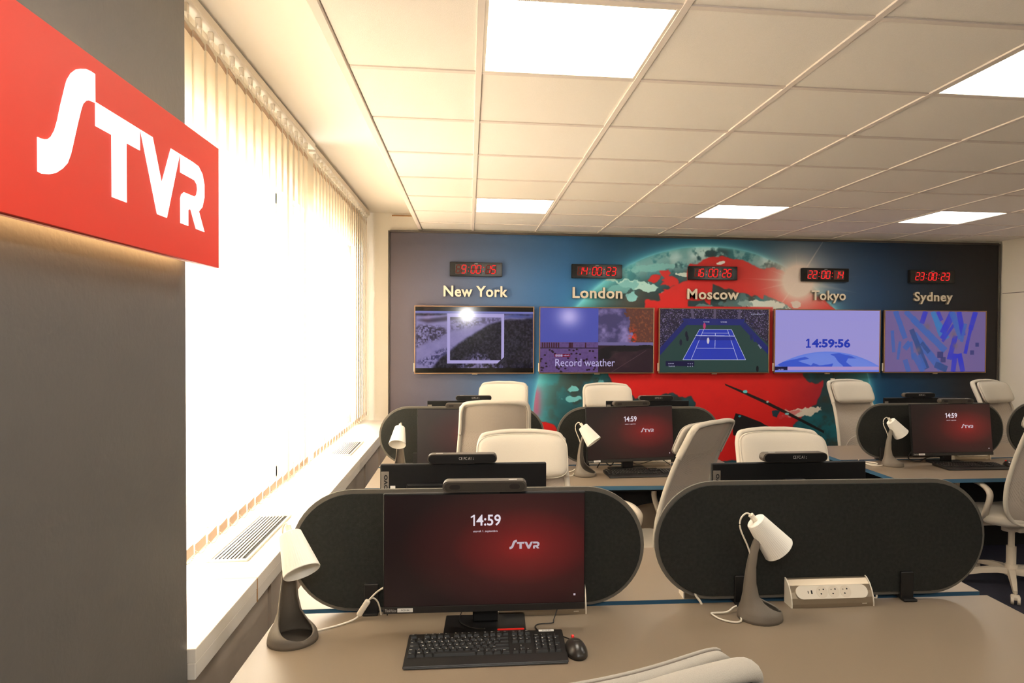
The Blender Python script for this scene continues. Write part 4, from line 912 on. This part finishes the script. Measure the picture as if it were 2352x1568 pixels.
# ------------------------------------------------------------------ desk lamps
def lamp(loc, rz, label, swing=0):
    t = thing('desk_lamp', label, 'lamp', loc, rz, 'white shaded desk lamps on grey bases')
    #  h, r, cx, half-arc
    S_ = [(0, .072, 0, PI), (.010, .0715, 0, PI), (.020, .0695, .000, PI*.9995), (.0215, .069, 0, 3.02), (.0235, .0683, -.0003, 2.85), (.0265, .067, -.001, 2.66), (.030, .065, -.002, 2.48), (.035, .0615, -.004, 2.30), (.041, .057, -.0065, 2.14), (.049, .0505, -.0105, 1.98), (.060, .044, -.0155, 1.84), (.08, .035, -.021, 1.65), (.12, .0285, -.024, 1.55), (.17, .0235, -.022, 1.5), (.215, .020, -.015, 1.5), (.24, .018, -.009, 1.6), (.262, .016, -.002, 1.9), (.272, .010, .004, 2.4)]
    b = B(); n = 28; rings = []
    for h, r, cx, al in S_:
        rings.append([b.verts.new((cx-r*math.cos(a), r*math.sin(a), h)) for a in [(-al+2*al*i/n) for i in range(n+1)]])
    for i in range(len(rings)-1):
        for j in range(n): b.faces.new((rings[i][j], rings[i][j+1], rings[i+1][j+1], rings[i+1][j]))
    bmesh.ops.remove_doubles(b, verts=b.verts, dist=1e-5); bmesh.ops.recalc_face_normals(b, faces=b.faces)
    bmesh.ops.solidify(b, geom=list(b.faces), thickness=.005)
    bmesh.ops.recalc_face_normals(b, faces=b.faces); obj('stand', b, greyp_m, t, smooth=True)
    b = B(); lathe(b, [(.0001, .002), (.064, .002), (.066, .004), (.0001, .0045)], 32); obj('foot_plate', b, MATS.get('lamp_foot') or pm('lamp_foot', (70, 64, 56), .5), t)
    # shade axis tilted down, towards local +x
    ax = Vector((.64, 0, -.77)); ax.normalize(); p0 = Vector((-.018, 0, .312)); q = ax.to_track_quat('Z', 'Y').to_matrix().to_4x4()
    if swing: q = Matrix.Rotation(swing, 4, 'Z') @ q
    TM = Matrix.Translation(p0) @ q; seg = 96; prof = [(.029, 0), (.031, .002), (.051, .118), (.0525, .122), (.0515, .124), (.050, .122)]
    b = B(); rings = []
    for k, (r, z) in enumerate(prof):
        rings.append([b.verts.new(((r+(.0007 if (i % 2) and 0 < k < 3 else 0))*math.cos(2*PI*i/seg), (r+(.0007 if (i % 2) and 0 < k < 3 else 0))*math.sin(2*PI*i/seg), z)) for i in range(seg)])
    inner = [(.0285, .003), (.0001, .003)]
    for r, z in inner: rings.append([b.verts.new((r*math.cos(2*PI*i/seg), r*math.sin(2*PI*i/seg), z)) for i in range(seg)])
    for i in range(len(rings)-1):
        for j in range(seg): b.faces.new((rings[i][j], rings[i][(j+1) % seg], rings[i+1][(j+1) % seg], rings[i+1][j]))
    b.faces.new(rings[0][::-1])
    bmesh.ops.recalc_face_normals(b, faces=b.faces)
    bmesh.ops.transform(b, matrix=TM, verts=b.verts); sh = obj('lamp_shade', b, shade_m, t)
    b = B(); cyl(b, (0, 0, -.012), .009, .026, 16); cyl(b, (0, 0, .02), .014, .035, 16); bmesh.ops.transform(b, matrix=TM, verts=b.verts); obj('socket', b, white_m, t)
    b = B(); bmesh.ops.create_uvsphere(b, u_segments=20, v_segments=12, radius=.023); bmesh.ops.translate(b, vec=(0, 0, .075), verts=b.verts); cyl(b, (0, 0, .045), .012, .03, 14); bmesh.ops.transform(b, matrix=TM, verts=b.verts); obj('bulb', b, bulb_m, t, smooth=True)
    b = B(); e0 = TM @ Vector((0, 0, -.024)); tube(b, [e0, e0+Vector((-.016, 0, .006)), e0+Vector((-.034, 0, -.012)), e0+Vector((-.034, 0, -.045)), (-.045, 0, .235), (-.034, 0, .205)], .0028, 8); obj('cord_loop', b, white_m, t, smooth=True)
    return t
lamp((-.513, 2.102, DZ), R(-52), 'white shaded desk lamp leaning beside the sill on the nearest desk')
lamp((.932, 2.118, DZ), R(0), 'white shaded desk lamp in front of the nearest right felt screen')
lamp((-.430, 4.400, DZ), R(-96), 'small white desk lamp facing the camera on the middle desk by the sill')
lamp((.741, 4.36, DZ), R(-32), 'white desk lamp left of the dark red monitor on the middle desk')
lamp((2.925, 4.485, DZ), R(-4), 'white desk lamp on the right-hand desk')

# ------------------------------------------------------------------ socket bars
def power(loc, rz, label):
    t = thing('socket_bar', label, 'power strip', loc, rz, 'socket bars at the desk gaps'); W_ = .288
    # section in (y, z): y=0 front foot, rises and curves back
    sec = [(0, 0), (0, .012), (.004, .030), (.012, .048), (.026, .066), (.046, .080), (.056, .082), (.056, 0)]
    def ext(x0, x1, S_):
        b = B(); v0 = [b.verts.new((x0, y, z)) for y, z in S_]; v1 = [b.verts.new((x1, y, z)) for y, z in S_]; n = len(S_)
        b.faces.new(v0); b.faces.new(v1[::-1])
        for i in range(n): b.faces.new((v0[i], v0[(i+1) % n], v1[(i+1) % n], v1[i]))
        bmesh.ops.recalc_face_normals(b, faces=b.faces); return b
    obj('aluminium_shell', ext(-W_/2+.004, W_/2-.004, sec), silver_m, t)
    sec2 = [(y*1.04-.001, z*1.03) for y, z in sec]
    for s in (-1, 1): obj('end_cap', ext(s*W_/2-(.004 if s > 0 else 0), s*W_/2+(.004 if s < 0 else 0), sec2), white_m, t)
    # white face, tilted on the curved front
    FM = Matrix.Translation((0, .0115, .047)) @ Matrix.Rotation(R(-32), 4, 'X') @ STAND
    b = B(); prism(b, stadium(.250, .044, 10), .0, .0042, FM); obj('socket_face', b, white_m, t)
    for k in range(3):
        cx = -.035+k*.041
        b = B(); prism(b, [(cx+p[0], p[1]) for p in circ(.0195, 28)], .0042, .0047, FM); so = obj('socket', b, MATS.get('socket_white') or pm('socket_white', (226, 214, 194), .5), t)
        b = B()
        for dx, dy in ((-.004, -.006), (.006, .008)): prism(b, [(cx+dx+p[0], dy+p[1]) for p in circ(.0026, 12)], .0047, .0050, FM)
        obj('contact_holes', b, ink_m, so)
        b = B(); prism(b, [(cx-.008+p[0], .007+p[1]) for p in circ(.0022, 12)], .0047, .0056, FM); obj('earth_pin', b, silver_m, so)
    b = B(); prism(b, rrect(.005, .012, .001, 2, -.071, 0), .0042, .0046, FM); prism(b, rrect(.0025, .009, .0008, 2, -.083, 0), .0042, .0046, FM); obj('usb_ports', b, ink_m, t)
    b = B(); box(b, (.11, -.0006, .010), (.016, .001, .002)); obj('maker_mark', b, white_m, t)
    return t
power((1.210, 2.170, DZ), R(-1.6), 'aluminium and white socket bar in front of the nearest right felt screen')
power((.238, 2.206, DZ), R(-2.1), 'aluminium socket bar mostly hidden behind the largest monitor')
power((1.235, 4.610, DZ), R(-2), 'white socket bar below the dark red middle desk monitor')
power((3.640, 4.625, DZ), 0, 'white socket bar under the right-hand desk monitor')
power((.880, 2.345, DZ), R(178), 'white socket bar end peeking out left of the nearest right felt screen')

# ------------------------------------------------------------------ cables
def cable(name, pts, r, m, label, cat='cable', n=8): return tag(obj(name, tube(B(), pts, r, n), m, smooth=True), label, cat)
cord = thing('lamp_cord', 'white lamp cord with an inline switch crossing towards the largest monitor', 'cable', (-.44, 2.17, DZ))
b = B(); o0 = Vector((-.44, 2.17, DZ))
tube(b, [Vector(p)-o0 for p in ((-.455, 2.150, .745), (-.40, 2.185, .744), (-.36, 2.215, .746), (-.345, 2.228, .752))], .0030, 8); tube(b, [Vector(p)-o0 for p in ((-.312, 2.236, .800), (-.29, 2.238, .822), (-.262, 2.232, .842), (-.22, 2.22, .87), (-.15, 2.20, .89))], .0030, 8)
tube(b, [Vector(p)-o0 for p in ((-.312, 2.236, .800), (-.300, 2.243, .803), (-.286, 2.250, .785), (-.278, 2.262, .742), (-.275, 2.27, .70))], .0026, 8)
obj('flex', b, white_m, cord, smooth=True)
b = B(); box(b, (0, 0, 0), (.018, .016, .058), .006, 3, Matrix.Rotation(R(33), 4, 'Y')); bmesh.ops.translate(b, vec=Vector((-.329, 2.232, .777))-o0, verts=b.verts); obj('inline_switch', b, white_m, cord, smooth=True)
cable('lamp_cord', [(.868, 2.12, .748), (.855, 2.085, .744), (.825, 2.082, .744), (.795, 2.11, .744), (.782, 2.150, .745), (.80, 2.152, .746), (.835, 2.150, .748), (.862, 2.165, .756), (.874, 2.165, .760)], .0030, white_m, 'white cord looped on the desk beside the nearest right lamp')
cable('lamp_cord', [(.672, 4.39, .748), (.655, 4.34, .744), (.625, 4.34, .744), (.600, 4.40, .744), (.62, 4.45, .745), (.67, 4.455, .75), (.69, 4.45, .765)], .0032, white_m, 'white cord looped beside the middle desk lamp')
cable('lamp_cord', [(2.86, 4.49, .746), (2.80, 4.47, .745), (2.765, 4.53, .745), (2.79, 4.60, .748), (2.84, 4.54, .75), (2.80, 4.50, .748), (2.75, 4.60, .75), (2.78, 4.66, .752)], .0035, white_m, 'tangled white cord beside the right-hand desk lamp')
cable('keyboard_cable', [(-.005, 2.245, .775), (-.02, 2.20, .765), (-.025, 2.15, .756), (0, 2.11, .755), (.03, 2.085, .757), (.05, 2.068, .764)], .0019, pm('cable_black', (26, 24, 23), .45), 'thin black keyboard cable lying over the monitor base')
cable('mouse_cable', [(.285, 2.180, .775), (.268, 2.150, .748), (.262, 2.135, .744), (.225, 2.135, .743), (.207, 2.120, .743), (.210, 2.090, .743), (.225, 2.062, .744), (.262, 2.055, .744), (.292, 2.018, .746), (.303, 1.994, .752)], .0018, MATS['cable_black'], 'thin black mouse cable curling from the largest monitor to the mouse')
cable('power_cable', [(-.255, 2.262, .70), (-.258, 2.255, .76), (-.250, 2.245, .80), (-.238, 2.22, .84), (-.21, 2.19, .87)], .0022, MATS['cable_black'], 'thin black cable behind the left edge of the largest monitor')
cable('white_lead', [(.755, 2.262, .790), (.765, 2.252, .765), (.780, 2.243, .742), (.79, 2.235, .70)], .0042, white_m, 'short white lead dropping into the gap left of the nearest right lamp')
cable('white_lead', [(1.35, 2.268, .775), (1.375, 2.245, .752), (1.40, 2.228, .742), (1.405, 2.245, .775)], .0034, white_m, 'short bent white lead right of the aluminium socket bar')
cable('white_lead', [(.40, 2.40, .745), (.46, 2.38, .747), (.495, 2.35, .748), (.51, 2.33, .755), (.50, 2.315, .768)], .0034, white_m, 'white lead curving out below the right end of the nearest left screen')
cable('monitor_cable', [(1.05, 4.56, .80), (1.12, 4.52, .775), (1.20, 4.53, .790), (1.30, 4.60, .795), (1.36, 4.55, .76), (1.42, 4.50, .744), (1.43, 4.44, .746)], .0026, MATS['cable_black'], 'black mouse cable looping over the middle desk socket bar')
cable('monitor_cable', [(.86, 4.58, .745), (.90, 4.60, .79), (.95, 4.57, .76), (1.0, 4.6, .80), (1.04, 4.55, .76)], .004, MATS['cable_black'], 'black cables tangled under the middle desk monitor')
cable('monitor_cable', [(3.13, 4.56, .84), (3.12, 4.60, .77), (3.18, 4.57, .75), (3.26, 4.60, .77), (3.33, 4.55, .79), (3.4, 4.58, .76)], .004, MATS['cable_black'], 'black cables tangled under the right-hand desk monitor')
sp = thing('screen_cable', 'small white plug with a black cable hanging below the Tokyo screen', 'cable', (3.62, 6.55, 1.24)); obj('plug', cyl(B(), (-.01, -.012, -.045), .02, .03, 16), white_m, sp); obj('flex', tube(B(), [(0, 0, .03), (.004, -.01, 0), (0, -.012, -.03)], .004), MATS['cable_black'], sp)

# ------------------------------------------------------------------ chairs
def make_chair():
    t = thing('office_chair', '', 'chair', (0, 0, 0), 0, 'light grey high-back mesh office chairs')
    # five-star base
    for k in range(5):
        a = 2*PI*k/5+PI/2; ca, sa = math.cos(a), math.sin(a)
        b = B(); path = [Vector((ca*r, sa*r, z)) for r, z in ((.02, .115), (.09, .120), (.18, .108), (.26, .088), (.315, .072))]
        sweep(b, path, [(-.020, -.018), (.020, -.018), (.016, .014), (-.016, .014)], False, scales=[1.1, 1.15, 1, .8, .62]); leg = obj('base_arm', b, chairw_m, t)
        b = B(); cx, cy = ca*.315, sa*.315; d = Vector((-sa, ca, 0))
        cyl(b, (cx, cy, .060), .007, .03, 8)
        for s in (-1, 1): cyl(b, Vector((cx, cy, .0265))+d*s*.017+Vector((ca, sa, 0))*.012, .0265, .015, 18, d)
        b2 = B(); box(b2, (0, 0, 0), (.048, .052, .030), .010, 2); merge(b, b2, Matrix.Translation((cx+ca*.006, cy+sa*.006, .042)) @ Matrix.Rotation(a, 4, 'Z'))
        obj('caster', b, chairw_m, leg)
    b = B(); cyl(b, (0, 0, .12), .036, .07, 20); cyl(b, (0, 0, .21), .029, .13, 20); cyl(b, (0, 0, .33), .019, .16, 16); obj('gas_column', b, chairw_m, t)
    b = B(); box(b, (0, -.02, .405), (.16, .28, .045), .012, 2); cyl(b, (0, .02, .375), .045, .05, 20); obj('tilt_mechanism', b, chairw_m, t)
    b = B(); cyl(b, (-.19, .03, .395), .011, .2, 12, 'x'); box(b, (-.29, .03, .395), (.05, .026, .014), .005, 2); obj('lever', b, chairw_m, t)
    # seat
    b = B(); n = 28; rows = []
    for k, (s, z) in enumerate(((.80, .425), (.95, .430), (1.0, .450), (1.0, .475), (.95, .493), (.78, .503), (.4, .503))):
        rg = []
        for i in range(n):
            a = 2*PI*i/n; ca, sa = math.cos(a), math.sin(a); x = .252*s*math.copysign(abs(ca)**.55, ca); y = .235*s*math.copysign(abs(sa)**.6, sa)
            rg.append(b.verts.new((x, y+.03, z-.018*max(0, (y-.10)/.135)**2-.006*math.exp(-(x/.12)**2)*(z > .49))))
        rows.append(rg)
    for i in range(len(rows)-1):
        for j in range(n): b.faces.new((rows[i][j], rows[i][(j+1) % n], rows[i+1][(j+1) % n], rows[i+1][j]))
    b.faces.new(rows[0][::-1]); b.faces.new(rows[-1]); bmesh.ops.recalc_face_normals(b, faces=b.faces); obj('seat', b, fab_m, t, smooth=True)
    # back: curved sheet
    yz = smoothpath([(0, -.205, .455), (0, -.232, .56), (0, -.256, .70), (0, -.296, .86), (0, -.354, 1.02), (0, -.425, 1.16), (0, -.466, 1.240)], 5)
    ws = lambda z: np.interp(z, [.455, .50, .56, .68, .85, 1.02, 1.10, 1.19, 1.225, 1.24], [.13, .185, .215, .226, .214, .200, .194, .190, .176, .13])
    def sheet(z0, z1, inset, dy, m, name, thick=0):
        b = B(); P = [p for p in yz if z0 <= p.z <= z1]; nx = 10; rows = []
        for p in P:
            w = ws(p.z)-inset; rows.append([b.verts.new((w*(2*i/nx-1), p.y+dy+.035*(abs(2*i/nx-1)**2)*w/.22, p.z)) for i in range(nx+1)])
        for i in range(len(rows)-1):
            for j in range(nx): b.faces.new((rows[i][j], rows[i][j+1], rows[i+1][j+1], rows[i+1][j]))
        if thick: bmesh.ops.solidify(b, geom=list(b.faces), thickness=thick)
        bmesh.ops.recalc_face_normals(b, faces=b.faces); return obj(name, b, m, t, smooth=True)
    sheet(.455, 1.24, .006, 0, mesh_m, 'back_mesh')
    def rim(z0, z1, k=1.0):
        P = [p for p in yz if z0 <= p.z <= z1]
        L_ = [Vector((-ws(p.z)*k, p.y+.035*ws(p.z)/.22, p.z)) for p in P]; R_ = [Vector((-q.x, q.y, q.z)) for q in L_]
        return L_, R_
    L_, R_ = rim(.455, 1.24); top = [Vector((x, L_[-1].y-.035*(1-(x/.13)**2)*.55, L_[-1].z+.006)) for x in (-.07, 0, .07)]; bot = [Vector((x, L_[0].y-.012, L_[0].z-.012)) for x in (.07, 0, -.07)]
    b = B(); sweep(b, smoothpath(L_[::2]+top+R_[::-2]+bot, 3, True), circ(.0125, 10, .015), True, Vector((0, 1, 0))); obj('back_frame', b, chairw_m if False else fab_m, t, smooth=True)
    # fabric sleeve band around the upper fifth of the back
    L2, R2 = rim(1.03, 1.24, 1.0); top2 = [q+Vector((0, -.004, .004)) for q in top]
    b = B(); sweep(b, smoothpath(L2+top2+R2[::-1], 3), circ(.013, 12, .021), False, Vector((0, 1, 0))); sv = obj('headrest_sleeve', b, fab_m, t, smooth=True)
    b = B(); pp = smoothpath([q+Vector((0, -.0, 0)) for q in L2+top2+R2[::-1]], 3)
    tube(b, [Vector((q.x*.955, q.y-.0155, q.z-.006)) for q in pp], .0014, 5, sm=0); obj('stitching', b, seam_m, sv)
    # lumbar pad outline
    b = B(); zc, yb = .66, -.246
    tube(b, [Vector((.15*math.cos(a), -.252+.02*abs(math.cos(a)), .67+.11*math.sin(a))) for a in [2*PI*i/24 for i in range(24)]], .003, 6, True, 1, Vector((0, 1, 0))); obj('lumbar_outline', b, fab_m, t, smooth=True)
    # headrest pad in front of the top
    b = B(); bmesh.ops.create_grid(b, x_segments=20, y_segments=12, size=1); b.free(); b = B()
    nx, nz = 24, 14; sgn = {}
    for side in (0, 1):
        g = []
        for j in range(nz+1):
            v = 2*j/nz-1; row = []
            for i in range(nx+1):
                u = 2*i/nx-1; uu = math.copysign(abs(u)**.9, u)
                # superellipse outline
                k = (abs(u)**5+abs(v)**5)**(1/5) if (u or v) else 1; m_ = max(abs(u), abs(v)) or 1; s_ = m_/k if k else 1
                X_, V_ = u*s_*.199, v*s_*.100
                edge = max(0, 1-max(abs(u), abs(v))**6)
                th = .012+.026*edge
                z_ = 1.146+V_*math.cos(.44); y_ = -.378-V_*math.sin(.46)+(.035*(u*s_)**2)+.012
                row.append(b.verts.new((X_, y_+(th if side == 0 else -.012), z_+(0 if side == 0 else 0))))
            g.append(row)
        for j in range(nz):
            for i in range(nx):
                f = (g[j][i], g[j][i+1], g[j+1][i+1], g[j+1][i]); b.faces.new(f if side else f[::-1])
        sgn[side] = g
    for g0, g1 in ((sgn[0], sgn[1]),):
        ring0 = g0[0][:]+[r_[-1] for r_ in g0[1:]]+g0[-1][-2::-1]+[r_[0] for r_ in g0[-2:0:-1]]; ring1 = g1[0][:]+[r_[-1] for r_ in g1[1:]]+g1[-1][-2::-1]+[r_[0] for r_ in g1[-2:0:-1]]
        for i in range(len(ring0)): b.faces.new((ring0[i], ring0[(i+1) % len(ring0)], ring1[(i+1) % len(ring0)], ring1[i]))
    seam = [v.co.copy() for v in ring0]
    bmesh.ops.recalc_face_normals(b, faces=b.faces); hr = obj('headrest', b, fab_m, t, smooth=True)
    b = B(); tube(b, seam, .0022, 6, True, 1, Vector((0, 1, 0))); obj('piping', b, fab_m, hr, smooth=True)
    b = B(); tube(b, [s*1.0+Vector((0, -.0045, 0)) for s in seam], .0012, 5, True, 1, Vector((0, 1, 0))); obj('seam', b, seam_m, hr)
    # arm loops
    for s in (-1, 1):
        b = B(); x = s*.266
        P = [(x-s*.03, .06, .445), (x, .125, .50), (x, .165, .59), (x, .165, .65), (x, .125, .680), (x, .02, .686), (x, -.07, .677), (x, -.125, .645), (x, -.130, .60), (x, -.10, .52), (x-s*.03, -.045, .45)]
        sweep(b, smoothpath(P, 5), [(-.020, -.007), (.020, -.007), (.020, .005), (.014, .008), (-.014, .008), (-.020, .005)], False, Vector((1, 0, 0)) if False else Vector((0, .001, 1))) if False else sweep(b, smoothpath(P, 5), [(-.007, -.019), (.007, -.019), (.009, 0), (.007, .019), (-.007, .019), (-.009, 0)], False, Vector((1, 0, 0)))
        ar = obj('armrest', b, chairw_m, t, smooth=True)
        b = B(); tube(b, [(s*.19, .06, .438), (s*.245, .05, .442)], .011, 10, sm=1); tube(b, [(s*.19, -.04, .438), (s*.245, -.04, .442)], .011, 10, sm=1); obj('arm_bolt', b, silver_m, ar)
    b = B(); sweep(b, smoothpath([(0, -.06, .40), (0, -.16, .41), (0, -.225, .45), (0, -.262, .56), (0, -.275, .66)], 4), [(-.03, -.008), (.03, -.008), (.03, .008), (-.03, .008)], False, Vector((0, -1, .2))); obj('back_bracket', b, chairw_m, t, smooth=True)
    return t
ch0 = make_chair()
# (x, y, heading: 0 = faces +y, label); the chair origin is its gas column
CH = [(.232, 2.72, 179, 'high-back chair facing the camera just behind the nearest left screen', -.045, 0),
      (1.405, 2.70, 174, 'high-back chair facing the camera just behind the nearest right screen', -.045, 0),
      (.150, 4.34, 0, 'mesh chair back seen from behind in front of the greyish middle monitor', .02, 0),
      (1.06, 3.96, 38, 'mesh chair turned left with its white armrest showing, between the two nearest screens', -.065, .02),
      (.235, 5.38, 172, 'farthest chair below the New York and London screens', -.01, 0),
      (1.140, 5.30, 179, 'chair facing the camera behind the middle desk under the London screen', -.02, 0),
      (3.40, 5.38, 190, 'tall chair facing the camera under the Tokyo screen', 0, 0),
      (4.75, 5.32, 198, 'tall chair facing the camera under the Sydney screen', 0, 0),
      (3.525, 4.12, 0, 'chair cut by the right edge of the photo, its white castors on the carpet', .02, .018),
      (.060, 1.195, 17, 'light padded chair back at the bottom edge, nearest the camera', 0, 0)]
for k, (x, y, hd, lab, lift, al) in enumerate(CH[::-1]):
    o = dup(ch0, (x, y, 0), R(hd), lab) if k < len(CH)-1 else ch0
    if o is ch0: o.location = (x, y, 0); o.rotation_euler = (0, 0, R(hd)); o['label'] = lab
    for c in o.children:                     # seat height: everything but the star base rides up or down on the gas lift
        n_ = c.name.split('.')[0]
        if n_ in ('base_arm', 'gas_column'): continue
        c.location.z += al if n_ == 'armrest' else lift
